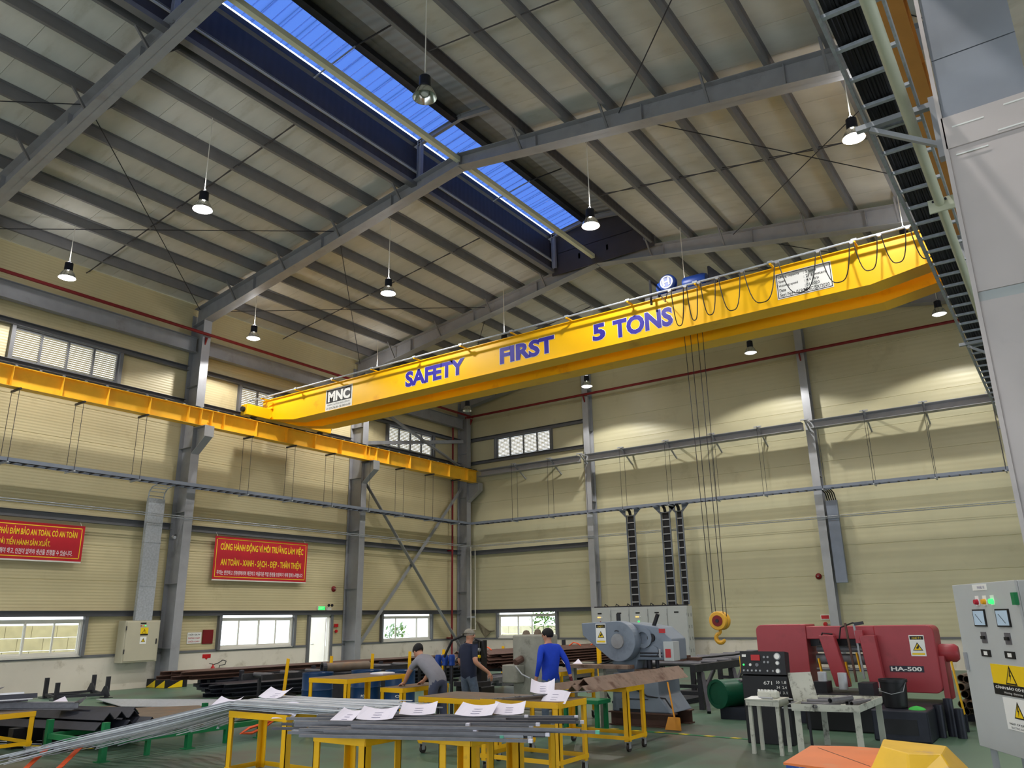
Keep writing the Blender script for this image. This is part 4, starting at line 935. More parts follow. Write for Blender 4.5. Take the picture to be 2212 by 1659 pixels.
def cart(label, x0, x1, y0, y1, z, shelf=None, casters=True, top='rust_plate', leg=.075, paint='cart_yellow', name='work_table', cat='table', group='yellow steel work tables', back=True):
    t = thing(name, label, cat, ((x0+x1)/2, (y0+y1)/2, 0), group)
    zl = .13 if casters else 0.0
    h = .07
    for x in (x0, x1):
        for y in (y0, y1):
            sx = 1 if x == x0 else -1; sy = 1 if y == y0 else -1
            m = MB(); m.box((min(x,x+sx*leg),min(y,y+sy*.008),zl),(max(x,x+sx*leg),max(y,y+sy*.008),z-.012)); m.box((min(x,x+sx*.008),min(y,y+sy*leg),zl),(max(x,x+sx*.008),max(y,y+sy*leg),z-.012)); m.build('leg', paint, t)
            if casters:
                cx, cy = x+sx*.04, y+sy*.04; r = .052
                w = MB().cyl((cx-.018,cy+.02,r),(cx+.018,cy+.02,r), r, n=16).build('caster', 'rubber', t, smooth=True)
                for e in (-.026, .022): MB().box((cx+e,cy-.02,r-.01),(cx+e+.004,cy+.04,zl)).build('fork', 'steel_light', w)
                MB().box((cx-.035,cy-.03,zl-.008),(cx+.035,cy+.05,zl)).build('swivel_plate', 'steel_light', w)
    for lo, hi in (((x0,y0-.006,z-h),(x1,y0,z)),((x0,y1,z-h),(x1,y1+.006,z)),((x0-.006,y0,z-h),(x0,y1,z)),((x1,y0,z-h),(x1+.006,y1,z))): MB().box(lo, hi).build('top_rail', paint, t, bevel=.002)
    MB().box((x0,y0,z-.01),(x1,y1,z+.004)).build('top_plate', top, t)
    if shelf:
        for lo, hi in (((x0-.005,y0-.005,shelf-.05),(x1+.005,y0-.001,shelf)),((x0-.005,y1+.001,shelf-.05),(x1+.005,y1+.005,shelf)),((x0-.005,y0-.001,shelf-.05),(x0-.001,y1+.001,shelf)),((x1+.001,y0-.001,shelf-.05),(x1+.005,y1+.001,shelf))): MB().box(lo, hi).build('shelf_rail', paint, t)
    return t
cart('small yellow table under the left end of the dark bars, front of picture', 17.73, 18.36, -24.34, -23.9, .85, casters=False)
cart('narrow yellow stand under the middle of the dark bars', 18.8, 19.14, -23.92, -23.6, .85, casters=False)
cart('yellow stand under the right end of the dark bars', 18.6, 19.12, -23.2, -22.6, .85, casters=False)
cart('yellow cart with bare shelf frame and papers, in front of the blue shirted man', 17.08, 18.22, -21.1, -20.45, .83, .21)
cart('yellow cart with rusty sheet top between the front bars and the grey capped man', 15.45, 16.85, -20.42, -19.55, .74, .2)
cart('yellow wheeled cart carrying rusty angle steel beside the grey press', 16.75, 18.0, -18.95, -18.4, .84, .2)
cart('taller yellow table in front of the blue drums', 12.75, 13.65, -20.1, -18.75, .9, casters=False)
cart('yellow table the bent over man leans on', 13.7, 14.2, -19.4, -18.25, .73, casters=False)
cart('yellow table holding up the right end of the silver bars', 15.02, 16.05, -23.25, -22.75, .8, .2)
cart('low yellow cart at the left edge carrying a flat steel channel', 9.35, 10.6, -24.1, -23.35, .6, .2)
cart('yellow table with papers behind the blue shirted man', 14.75, 15.65, -16.9, -15.7, .86, .35)
def sheet(name, label, c, w, h, rot, group, lift=.0, curl=.03, tilt=0.0, parent=None, prints=True):
    """a sheet of paper, slightly curled, with printed lines"""
    n = 6; m = MB(); vs = []; R = Matrix.Rotation(rot, 3, 'Z') @ Matrix.Rotation(tilt, 3, 'X')
    for side in (0, 1):
        for i in range(n+1):
            for j in (0, 1):
                u = i/n-.5; z = curl*(abs(u)*2)**2*(1 if j else .5)+(.0015 if side else 0)
                vs.append(V(c)+R @ V((u*w, (j-.5)*h, z+lift)))
    k = 2*(n+1); fs = []
    for i in range(n): a = 2*i; fs += [(a,a+1,a+3,a+2),(k+a,k+a+2,k+a+3,k+a+1)]; fs += [(a,a+2,k+a+2,k+a),(a+1,k+a+1,k+a+3,a+3)]
    fs += [(0,k,k+1,1),(2*n,2*n+1,k+2*n+1,k+2*n)]
    m.add(vs, fs); t = thing(name, label, 'paper', (c[0],c[1],c[2]), group); m.build('sheet', 'paper', t)
    if prints:
        for q in range(3):
            p = MB(); z = lambda u: curl*(abs(u)*2)**2*.75+.003+lift
            o = V(c); vs = [o+R @ V((u*w, v*h, z(u))) for u, v in ((-.12,-.3+q*.2),(.12,-.3+q*.2),(.12,-.27+q*.2),(-.12,-.27+q*.2))]
            p.add(vs+[v+V((0,0,.0006)) for v in vs], [(3,2,1,0),(4,5,6,7),(0,1,5,4),(1,2,6,5),(2,3,7,6),(3,0,4,7)]).build('print_line', 'print_grey', t)
    return t
# dark bars with pale end tags on the three front stands
def dark_bars():
    mat('tag_green', (110, 200, 170), .6)
    z = .856; n = 52
    for k in range(n):
        f = k/(n-1); lay = 0 if k < 24 else 1 if k < 42 else 2
        q = k/23 if lay == 0 else (k-24)/17 if lay == 1 else (k-42)/9
        L = random.uniform(1.2, 2.2); a = math.radians(22+random.uniform(-5, 5))
        off = (q-.5)*(1.25-.22*lay)
        cx = 18.55+random.uniform(-.5,.55); cy = -23.72
        d = V((math.cos(a), math.sin(a), 0)); sd = V((-math.sin(a), math.cos(a), 0))
        c = V((cx, cy, z+.012+lay*.026+.005+random.uniform(0,.012)))+sd*off
        p0, p1 = c-d*L/2, c+d*L/2
        t = thing('steel_bar', 'dark grey steel bar with tagged end, lying across the front yellow stands', 'steel bar', (c.x,c.y,c.z), 'dark tagged bars on the front stands')
        w = random.choice((.022, .03, .038)); MB().bar(p0, p1, w, .022).build('bar', random.choice(('bar_grey','bar_grey','bar_mid','bar_deep')), t)
        if random.random() < .75: MB().bar(p1-d*.03, p1+d*.002, w+.004, .026).build('end_tag', random.choice(('paper','paper','paper','tag_green')), t)
    for c, r, w in (((18.12,-23.95,.95),.5,.3),((18.2,-23.5,.95),.6,.3),((18.75,-23.32,.95),.35,.32),((18.95,-23.1,.95),.5,.26),((17.85,-24.05,.93),.3,.2)):
        sheet('drawing_sheet', 'white drawing sheet lying on the dark bars', c, w*1.1, .26, r, 'drawings on the dark bars', lift=.03, curl=.03, tilt=.26)
dark_bars()
# silver bars sloping from the floor over the green rack to a yellow table
def silver_bars():
    for k in range(60):
        q = (k//5)/11; lay = k % 5
        y = -23.28+.72*q+random.uniform(-.03,.03); L0 = random.uniform(0, 1.0)
        pts = [(11.05+L0*.7+1.2*q, -24.4+2.5*q, .03+.26*q+.05*L0+.022*lay), (12.5+.3*q, -23.85+2.05*q, .3+.04*q+lay*.024), (13.8, -23.5+1.4*q, .56+lay*.024), (15.05, y+.02, .825+lay*.02), (16.0, y+.05, .825+lay*.02), (16.6+random.uniform(0,1.0), y+.1+q*.25, .83+lay*.016)]
        m = MB(); w = random.choice((.02, .03, .04))
        P = [V(p) for p in pts]; vs = []
        for i, p in enumerate(P):
            d = (P[min(i+1,5)]-P[max(i-1,0)]).normalized(); s = V((-d.y,d.x,0)).normalized()*w/2; u = V((0,0,.005))
            vs += [p-s-u, p+s-u, p+s+u, p-s+u]
        fs = [(3,2,1,0),(20,21,22,23)]
        for i in range(5):
            for j in range(4): fs.append((4*i+j, 4*i+(j+1)%4, 4*i+4+(j+1)%4, 4*i+4+j))
        m.add(vs, fs); t = thing('flat_bar', 'long silver flat bar sloping over the green rack onto a yellow table', 'steel bar', tuple(P[2]), 'silver flat bars across the green rack'); m.build('bar', random.choice(('bar_silver','bar_silver','bar_pale','bar_mid')), t)
    sheet('drawing_sheet', 'white drawing sheet on the silver bars, farthest left', (14.3,-22.75,.75), .34, .24, .3, 'drawings on the silver bars', lift=.05, curl=.05, tilt=.35)
    sheet('drawing_sheet', 'white drawing sheet on the silver bars, above the table end', (15.2,-22.72,.9), .34, .24, .2, 'drawings on the silver bars', lift=.04, curl=.05, tilt=.3)
    sheet('drawing_sheet', 'white drawing sheet folded over the yellow table edge', (15.95,-23.2,.88), .3, .24, .15, 'drawings on the silver bars', lift=-.05, curl=-.03, tilt=.7)
    for k, (x, y) in enumerate(((11.9,-24.0),(12.25,-23.75))):
        t = thing('lifting_strap', ['orange webbing strap under the floor end of the silver bars', 'second orange webbing strap round the silver bars'][k], 'strap', (x,y,0)); d = V((.25,-.35,0))
        MB().ext((x,y,.02),(x+.12,y-.28,.05), [(-.05,-.003),(.05,-.003),(.05,.003),(-.05,.003)]).build('webbing', 'orange_strap', t); MB().ext((x,y,.02),(x-.05,y+.3,.26), [(-.05,-.003),(.05,-.003),(.05,.003),(-.05,.003)]).build('webbing', 'orange_strap', t)
silver_bars()
def green_rack():
    t = thing('bar_rack', 'low green steel bar rack with upright posts under the silver bars', 'rack', (11.9, -21, 0))
    xs = (10.55, 12.1)
    for x in xs:
        for y in (-23.1, -21.8, -20.5, -19.3):
            MB().box((x-.04,y-.04,0),(x+.04,y+.04,.5 if x == 12.1 else .46)).build('post', 'rack_green', t)
            MB().box((x-.08,y-.08,0),(x+.08,y+.08,.012)).build('foot_plate', 'rack_green', t)
        for y0, y1 in ((-23.06,-21.84),(-21.76,-20.54),(-20.46,-19.34)): MB().box((x-.03,y0,.2),(x+.03,y1,.27)).build('side_rail', 'rack_green', t)
    for y in (-23.1, -21.8, -20.5, -19.3): MB().box((xs[0]+.04,y-.03,.2),(xs[1]-.04,y+.03,.27)).build('cross_rail', 'rack_green', t)
    for y in (-22.45, -21.15, -19.9): MB().box((12.07,y-.03,0),(12.13,y+.03,.2)).build('leg', 'rack_green', t)
    t = thing('lifting_strap', 'orange strap loop hanging below the green rack', 'strap', (12.4, -20.7, .2))
    MB().tube([(12.18,-20.2,.3),(12.2,-20.5,.16),(12.2,-20.75,.1),(12.2,-20.95,.12),(12.2,-20.8,.18),(12.2,-20.5,.22),(12.18,-20.2,.32)], .022, 6).build('webbing', 'orange_strap', t, smooth=True)
    for k in range(10):
        y0 = -22.9+random.uniform(0,.6); x = 10.7+k*.13
        t = thing('steel_bar', 'dark steel bar stored flat on the green rack', 'steel bar', (x,-20.5,.3), 'dark bars lying in the green rack'); MB().bar((x,y0,.287),(x+.03,y0+3.4,.287), .06, .034).build('bar', 'bar_dark' if k % 3 else 'bar_rust', t)
green_rack()
def left_stock():
    # channel on the low cart, dark angle bundle, plates, black stand
    t = thing('steel_channel', 'flat grey steel channel lying across the low yellow cart', 'steel channel', (10,-23.7,.6)); MB().cbeam((9.0,-23.95,.655),(10.95,-22.95,.655), .1, .1, .01).build('channel', 'bar_grey', t)
    for k in range(6):
        x = 9.4+k*.14
        t = thing('angle_bar', 'short steel angle in the pile on the low yellow cart', 'steel angle', (x,-23.6,.7), 'short angles on the low cart'); p = V((x,-24.0,.712+.03*(k%3))); q = p+V((.25,.75,0))
        MB().ext(p, q, [(-.06,0),(0,.06),(.06,0),(.052,-.004),(0,.048),(-.052,-.004)]).build('angle', 'bar_dark' if k % 2 else 'bar_silver', t)
    sheet('drawing_sheet', 'white sheet on top of the angles on the low cart', (9.35,-23.55,.84), .4, .28, .4, None, curl=.06)
    for k in range(9):
        lay = k//5; q = k % 5; y = -23.0+q*.2+lay*.1
        t = thing('angle_bar', 'long dark blue steel angle in the floor pile behind the low cart', 'steel angle', (9,y,.2+lay*.13), 'dark angles piled on blocks')
        p = V((7.0+.1*q, y-.5, .3+lay*.13)); d = V((10.9+random.uniform(-.2,.4), y+.35, .3+lay*.13))
        MB().ext(p, d, [(-.1,0),(0,.1),(.1,0),(.09,-.008),(0,.085),(-.09,-.008)]).build('angle', 'bar_dark', t)
    for k, x in enumerate((7.6, 8.6, 9.6, 10.35)):
        y = -23.3+.22*(x-7.6); t = thing('timber_block', 'dark block under the pile of dark angles', 'block', (x,y,0), 'blocks under the dark angles'); MB().box((x-.08,y-.35,0),(x+.08,y+1.1,.29)).build('block', 'black', t, bevel=.006)
    sheet('drawing_sheet', 'crumpled white sheet on the dark angle pile', (10.2,-22.7,.58), .4, .3, .4, None, curl=.14, prints=False)
    for k, (P, z, m, lab) in enumerate((([(3.6,-20.6),(6.6,-20.9),(8.3,-19.6),(5.2,-18.6)],.02,'rust_plate','large brown steel plate lying on the floor, nearest of three'),([(3.2,-18.5),(5.6,-19.2),(8.2,-18.2),(6.2,-17.2)],.06,'galv','grey steel plate lying on the floor beside the column plinth'),([(6.2,-20.2),(9.3,-20.8),(9.9,-19.4),(7.6,-18.6)],.11,'rust_plate','dark brown steel plate propped near the green rack'))):
        t = thing('steel_plate', lab, 'steel plate', (P[0][0],P[0][1],z)); MB().prism(P, (0,0,z), (1,0,0), (0,1,0), .014).build('plate', m, t)
        if k:
            for a in (0, 2): MB().box((P[a][0]-.05 + (.3 if a == 0 else -.3),P[a][1]-.05+.1,0),(P[a][0]+.05+(.3 if a == 0 else -.3),P[a][1]+.05+.1,z)).build('packer', 'bar_dark', t)
    t = thing('steel_stand', 'black floor frame with four upright stub posts by the white wall', 'stand', (1.6,-17.9,0))
    for k, (x, y, h) in enumerate(((.75,-18.55,.5),(1.75,-18.75,.42),(.75,-17.3,.5),(2.3,-17.75,.52))):
        MB().bar((x,y,0),(x,y,h), .1, .06).build('post', 'dark_steel', t); MB().box((x-.14,y-.1,0),(x+.14,y+.1,.015)).build('foot', 'dark_steel', t)
        if k > 1: MB().prism([(-.26,0),(.26,0),(.07,.24),(-.07,.24)], (x,y-.04,.05), (1,0,0), (0,0,1), .012).build('gusset', 'dark_steel', t)
    for p, q in (((.75,-18.55),(1.75,-18.75)),((.75,-17.3),(2.3,-17.75)),((.75,-18.55),(.75,-17.3)),((1.75,-18.75),(2.3,-17.75)),((.9,-18.55),(2.2,-17.75))): MB().bar((p[0],p[1],.08),(q[0],q[1],.08), .05, .06).build('base_bar', 'dark_steel', t)
    for k in range(14):
        x = 9.9+random.uniform(-.7,.9); y = -23.0+random.uniform(-.3,.5); a = random.uniform(.1,.5); L = random.uniform(.4,.9)
        t = thing('offcut', 'thin pale offcut strip on the floor between cart and green rack', 'offcut', (x,y,0), 'pale offcuts on the floor'); d = V((math.cos(a),math.sin(a),0))*L/2; MB().bar(V((x,y,.008+.007*k))-d, V((x,y,.008+.007*k))+d, .05, .006).build('strip', 'bar_silver' if k % 3 else 'sign_yellow', t)
left_stock()
def stock_bundle(label, p0, p1, cols, rows, prof, m, w, h, group, z0, side, jit=.25, name='steel_bar', cat='steel bar'):
    """bars stacked in rows, each its own thing"""
    a, b = V(p0), V(p1); d = (b-a).normalized(); s = V(side)
    for r in range(rows):
        for c in range(cols):
            o = s*((c-(cols-1)/2)*w)+V((0,0,z0+r*h)); j = d*random.uniform(-jit,jit)
            t = thing(name, label, cat, tuple(a+o), group); mb = MB()
            if prof == 'angle': mb.ext(a+o+j, b+o+j, [(-w*.48,0),(0,h*.95),(w*.48,0),(w*.4,-.003),(0,h*.78),(-w*.4,-.003)])
            elif prof == 'channel': mb.cbeam(a+o+j+V((0,0,h/2)), b+o+j+V((0,0,h/2)), w*.9, h*.96, .012)
            elif prof == 'pipe':
                mb.ring(a+o+j+V((0,0,h/2)), b+o+j+V((0,0,h/2)), w*.48, w*.4, 12)
            else: mb.bar(a+o+j+V((0,0,h/2)), b+o+j+V((0,0,h/2)), w*.95, h*.95)
            mb.build('bar', m, t, smooth=(prof == 'pipe'))
def mid_stock():
    stock_bundle('rusty brown steel channel on top of the long rack behind the drums', (4.3,-17.1,0), (5.3,-8.0,0), 5, 2, 'channel', 'stock_brown', .2, .1, 'brown channels on the long rack', .445, (1,0,0))
    stock_bundle('dark blue steel bar in the lower layer of the long rack', (4.6,-16.4,0), (5.4,-8.0,0), 6, 3, 'bar', 'bar_dark', .16, .085, 'dark bars low on the long rack', .146, (1,0,0))
    stock_bundle('dark steel bar on floor packers in front of the long rack', (5.75,-17.0,0), (6.8,-9.0,0), 6, 3, 'channel', 'bar_dark', .17, .1, 'dark bars before the long rack', .08, (1,0,0))
    for k in range(4): y = -15.5+k*1.9; tp = thing('timber_block', 'dark packer under the bars in front of the long rack', 'block', (6.3+k*.2,y,0), 'packers before the long rack'); MB().box((5.6+k*.2,y-.05,0),(6.95+k*.2,y+.05,.075)).build('block', 'black', tp)
    t = thing('stock_rack', 'dark steel cantilever rack carrying the long brown and dark bars', 'rack', (5,-12,0))
    for y in (-15.8, -13.6, -11.2, -9.0):
        cx = 4.3+(y+17.1)/9.1
        for x in (cx-.6, cx+.75): MB().bar((x,y,0),(x,y,.62), .09, .09).build('post', 'dark_steel', t)
        for z in (.11, .41): MB().bar((cx-.6,y,z),(cx+.75,y,z), .08, .07).build('cross_bar', 'dark_steel', t)
    stock_bundle('brown steel angle high in the stack in front of the back window', (10.4,-12.6,0), (11.0,-6.6,0), 6, 6, 'angle', 'stock_brown', .22, .07, 'brown angles stacked before the back wall', .58, (1,0,0), .3)
    stock_bundle('grey steel bar low in the stack in front of the back window', (11.2,-13.4,0), (11.8,-7.2,0), 5, 3, 'bar', 'bar_grey', .2, .07, 'grey bars below the brown angles', .24, (1,0,0), .4)
    t = thing('stock_rack', 'dark low rack with yellow posts under the brown angle stack', 'rack', (11,-10,0))
    for y in (-12.0, -9.6, -7.2):
        for x in (9.75, 12.35): MB().bar((x,y,0),(x,y,1.12), .09, .09).build('post', 'cart_yellow' if x > 10 and y < -8 else 'dark_steel', t)
        MB().bar((9.75,y,.19),(12.35,y,.19), .09, .09).build('cross_bar', 'dark_steel', t); MB().bar((9.75,y,.53),(12.35,y,.53), .09, .09).build('cross_bar', 'dark_steel', t)
    for k in range(3):
        x, y = ((10.2,-11.9),(11.0,-8.6),(11.5,-8.2))[k]; t = thing('strap', 'small orange tie strap on the brown angle stack', 'strap', (x,y,1.0), 'orange ties on the brown stack'); MB().tube([(x-.2,y,1.0),(x-.05,y,1.09),(x+.1,y,1.06),(x+.2,y,1.0)], .018, 6).build('webbing', 'orange_strap', t, smooth=True)
    # roller line with yellow guide posts in front of the left wall
    t = thing('roller_conveyor', 'dark roller line with a row of yellow guide posts along the left side', 'conveyor', (8,-14,0))
    for x in (7.5, 8.2): MB().bar((x,-17.5,.62),(x+.5,-9.0,.62), .06, .12).build('side_beam', 'dark_steel', t)
    for k in range(12): y = -17.2+k*.72; o = (y+17.5)/17; MB().cyl((7.52+o,y,.66),(8.18+o,y,.66), .045, n=10).build('roller', 'bar_grey', t, smooth=True)
    for k in range(7):
        y = -17.0+k*1.3; o = (y+17.5)/17; MB().bar((8.3+o,y,.0),(8.34+o+(.08 if k == 0 else 0),y,1.0), .09, .02, (0,1,0)).build('guide_post', 'cart_yellow', t)
        MB().bar((7.45+o,y,0),(7.45+o,y,.6), .06, .06).build('leg', 'dark_steel', t)
    t = thing('screw_conveyor', 'grey ribbed cylinder roll lying on the roller line', 'roll', (8.9,-16.4,.75)); MB().cyl((9.25,-16.6,.8),(9.6,-15.6,.8), .1, n=18).build('drum', 'rust_plate', t, smooth=True); MB().ring((9.22,-16.68,.8),(9.25,-16.6,.8), .12, .08, 18).build('rim', 'dark_steel', t)
    for k in range(6):
        a = k*math.pi/3; MB().bar((9.235,-16.64,.8),(9.235+math.cos(a)*.09,-16.64-math.cos(a)*.03,.8+math.sin(a)*.09), .02, .02).build('spoke', 'dark_steel', t)
    MB().box((9.2,-16.5,0),(9.8,-15.2,.7)).build('cradle', 'dark_steel', t)
mid_stock()
def drum(label, x, y, mark):
    t = thing('oil_drum', label, 'drum', (x,y,0), 'blue oil drums')
    MB().lathe([(.001,0),(.27,0),(.285,.012),(.28,.03),(.28,.28),(.29,.3),(.28,.32),(.28,.57),(.29,.59),(.28,.61),(.28,.85),(.285,.872),(.285,.885),(.265,.885),(.26,.86),(.001,.86)], (x,y,0), 28).build('body', 'drum_blue', t, smooth=True)
    MB().cyl((x+.15,y,.86),(x+.15,y,.885), .03, n=10).build('bung', 'steel_light', t)
    if mark:
        d = V((23.4-x,-29.4-y,0)).normalized(); s = V((-d.y,d.x,0)); o = V((x,y,0))+d*.2805
        for k, (wd, z) in enumerate(((mark,.42),('AW 68',.34))): text('lettering', wd, 'sign_white', o-s*.085+V((0,0,z)), s, (0,0,1), .17, .05, t, .014, .02)
drum('blue oil drum standing left of the tall yellow table', 11.55, -18.85, None)
drum('lettered blue oil drum under the left end of the tall yellow table', 11.95, -18.0, 'POWER')
drum('blue oil drum behind the tall yellow table with white marks', 12.6, -17.75, 'OIL')

# ------------------------------------------------------------------ machines
def sign_chu_y(parent, o, xd, zd, w, h):
    o, xd, zd = V(o), V(xd).normalized(), V(zd); n = xd.cross(zd)
    p = plate('warning_sign', o, xd, zd, w, h, .004, 'sign_white', parent)
    plate('sign_header', o+n*.004+xd*.05*w+zd*.78*h, xd, zd, w*.9, h*.17, .001, 'sign_black', p)
    text('lettering', 'CHÚ Ý !', 'sign_yellow', o+n*.005+xd*.2*w+zd*.81*h, xd, zd, w*.6, h*.11, p, .001, .02)
    warn_triangle(p, o+n*.004+xd*w*.5+zd*h*.46, xd, zd, w*.34, bolt=False)
    plate('sign_footer', o+n*.004+xd*.08*w+zd*.06*h, xd, zd, w*.84, h*.09, .001, 'sign_yellow', p)
def press():
    X, Z = (1,0,0), (0,0,1)
    t = thing('punch_press', 'grey eccentric punch press with large round flywheel guard', 'press', (16.9,-16,0))
    for y in (-16.4, -15.7): MB().ibeam((16.35,y,.11),(17.55,y,.11), .2, .22, .02, .015).build('base_beam', 'stock_brown', t)
    MB().prism([(16.4,.22),(17.5,.22),(17.3,.5),(17.3,.84),(16.45,.84)], (0,-15.55,0), X, Z, .9).build('lower_body', 'machine_grey', t, bevel=.02)
    MB().prism([(16.45,.84),(16.8,.84),(16.85,1.05),(17.52,1.05),(17.52,1.4),(17.28,1.6),(16.75,1.68),(16.4,1.55),(16.2,1.2)], (0,-15.65,0), X, Z, .62).build('c_frame', 'machine_grey', t, bevel=.02)
    # flywheel guard: teardrop plate case with rim
    cx, cz, r = 16.62, 1.37, .34; pts = [(15.9,1.68),(15.92,1.47)]
    for k in range(25): a = math.radians(232+k*(360-142)/24); pts.append((cx+r*math.cos(a), cz+r*math.sin(a)))
    g = MB().prism(pts, (0,-16.28,0), X, Z, .26).build('flywheel_guard', 'machine_grey', t, bevel=.012)
    MB().lathe([(.001,.02),(.12,.02),(.13,.0),(.001,0)], (cx,-16.54,cz), 26, (0,-1,0)).build('hub_mesh', 'steel_grey', g)
    MB().tube([(cx-.04,-16.55,cz+.17),(cx,-16.57,cz+.18),(cx+.04,-16.55,cz+.17)], .008, 5).build('handle', 'dark_steel', g)
    sign_chu_y(t, (16.2,-16.545,1.33), X, Z, .2, .34)
    MB().cyl((17.15,-16.27,1.42),(17.15,-16.31,1.42), .07, n=18).build('bore', 'black', t)
    MB().ring((17.0,-16.27,1.42),(17.0,-16.32,1.42), .17, .1, 22).build('bearing_cap', 'machine_grey', t); MB().cyl((17.18,-16.27,1.2),(17.18,-16.3,1.2), .09, n=18).build('bearing_cap', 'machine_grey', t)
    MB().box((17.4,-16.35,1.05),(17.58,-16.1,1.36)).build('ram_cover', 'cabinet_grey', t); plate('red_label', (17.43,-16.352,1.1), X, Z, .1, .14, .003, 'fire_red', t); plate('red_label', (17.3,-16.275,1.5), X, Z, .12, .07, .003, 'fire_red', t)
    for z in (1.12, 1.17): MB().cyl((16.95,-16.35,z),(17.36,-16.35,z), .012, n=8).build('lever_rod', 'dark_steel', t)
    MB().cyl((17.34,-16.38,1.1),(17.34,-16.38,1.24), .018, n=8).build('oil_cup', 'steel_light', t)
    MB().cyl((17.12,-16.1,1.6),(17.22,-16.1,1.82), .035, n=10).build('air_cylinder', 'black', t); MB().cyl((16.38,-16.0,1.66),(16.38,-16.0,1.84), .04, n=10).build('air_cylinder', 'black', t)
    MB().tube([(16.45,-16.4,1.05),(16.2,-16.45,.98),(16.15,-16.4,.7),(16.35,-16.42,.4)], .018, 6).build('hose', 'cable_black', t, smooth=True)
    MB().tube([(16.7,-16.46,.8),(16.85,-16.47,.6),(17.1,-16.47,.48),(17.4,-16.42,.45),(17.5,-16.4,.3)], .014, 6).build('hose', 'cable_black', t, smooth=True)
    MB().box((16.6,-16.46,.42),(17.1,-16.45,.435)).build('cover_seam', 'black', t); MB().box((16.55,-16.47,.22),(17.0,-16.45,.27)).build('kick_slot', 'black', t)
    for x, z, r_ in ((16.95,.92,.05),(17.1,.95,.035)): MB().cyl((x,-16.0,z-.08),(x,-16.0,z+.12), r_, n=12).build('punch', 'dark_steel', t)
    MB().box((16.82,-16.35,.84),(17.45,-15.7,.9)).build('die_table', 'bar_rust', t)
    t = thing('feed_table', 'narrow grey steel feed table left of the punch press', 'feed table', (15.9,-16.6,0)); MB().box((15.72,-16.85,.93),(16.95,-16.6,.99)).build('top', 'bar_rust', t)
    for x in (15.76, 16.35): MB().box((x,-16.78,0),(x+.09,-16.68,.93)).build('leg', 'concrete_grey', t)
    t = thing('broom', 'orange dustpan on a long handle leaning against the press base', 'dustpan', (17.6,-16.6,0)); mat('pan_orange', (226,150,40), .5); MB().prism([(-.14,0),(.14,0),(.1,.2),(-.1,.2)], (17.66,-16.75,.01), X, (0,.35,.94), .02).build('pan', 'pan_orange', t); MB().cyl((17.66,-16.68,.2),(17.5,-16.5,.72), .014, n=8).build('handle', 'pan_orange', t)
    t = thing('small_table', 'low green steel stool table beside the press', 'table', (16.1,-16.9,0))
    for x in (15.9, 16.5):
        for y in (-17.25, -16.95): MB().box((x,y,0),(x+.06,y+.06,.4)).build('leg', 'rack_green', t)
    MB().box((15.86,-17.29,.4),(16.6,-16.86,.46)).build('top', 'rack_green', t)
press()
def drill_and_block():
    t = thing('machine_column', 'tall grey worn machine column with a small box between two men', 'machine', (15.15,-17.2,0))
    MB().box((14.86,-17.25,.25),(15.52,-16.75,1.5)).build('column', 'concrete_grey', t, bevel=.03); MB().box((14.75,-17.35,0),(15.6,-16.7,.25)).build('plinth', 'concrete_grey', t, bevel=.02)
    b = MB().box((14.8,-17.5,.7),(15.12,-17.25,1.0)).build('side_box', 'concrete_grey', t, bevel=.02); MB().cyl((15.06,-17.45,1.04),(15.1,-17.3,1.1), .06, n=10).build('knob', 'stock_brown', b); MB().tube([(15.1,-17.5,.98),(15.3,-17.6,.86),(15.48,-17.62,.8)], .012, 6).build('lever', 'steel_light', b)
    for x, h in ((15.0,.08),(15.25,.1),(15.4,.05)): MB().lathe([(.001,h),(.05,h*.8),(.08,0),(.001,0)], (x,-17.0,1.5), 10).build('scrap', 'rust_plate', t)
    t = thing('hydraulic_punch', 'black hydraulic cylinder machine with chrome rod behind the bent man', 'machine', (13.9,-17.2,0)); x, y = 13.9, -17.2
    MB().lathe([(.001,0),(.14,0),(.15,.02),(.15,.42),(.14,.44),(.001,.44)], (x,y,.95), 24).build('cylinder', 'black', t, smooth=True); MB().cyl((x,y,1.39),(x,y,1.58), .032, n=12).build('rod', 'steel_light', t, smooth=True); MB().cyl((x,y,.8),(x,y,.95), .04, n=12).build('ram', 'steel_light', t)
    MB().box((x-.3,y-.12,0),(x+.3,y+.3,.6)).build('body', 'black', t, bevel=.02); MB().box((x-.12,y+.12,.6),(x+.12,y+.3,1.4)).build('back_frame', 'black', t); MB().box((x-.28,y-.2,.6),(x+.28,y+.2,.68)).build('bed', 'dark_steel', t)
    MB().tube([(x-.05,y+.05,1.42),(x-.2,y,1.5),(x-.45,y-.05,1.4),(x-.6,y-.1,1.1)], .025, 8).build('hose', 'cable_black', t, smooth=True); MB().tube([(x+.05,y+.05,1.42),(x+.25,y,1.38),(x+.3,y,1.1)], .02, 8).build('hose', 'cable_black', t, smooth=True)
    for k in range(3): MB().cyl((x+.17,y-.05,1.0+k*.12),(x+.22,y-.05,1.0+k*.12), .03, n=10).build('fitting', 'sign_yellow' if k == 1 else 'steel_light', t)
    for k in range(3):
        t = thing('valve_body', 'blue valve cylinder in a row beside the bent man', 'valve', (12.7+k*.1,-16.4,1.0), 'row of blue valves'); MB().lathe([(.001,0),(.06,0),(.065,.02),(.055,.06),(.065,.1),(.065,.16),(.05,.2),(.001,.2)], (12.9+k*.13,-17.0+k*.05,.93), 14).build('body', 'hoist_blue', t, smooth=True); MB().cyl((12.9+k*.13,-17.0+k*.05,0),(12.9+k*.13,-17.0+k*.05,.93), .03, n=8).build('stem', 'dark_steel', t)
drill_and_block()
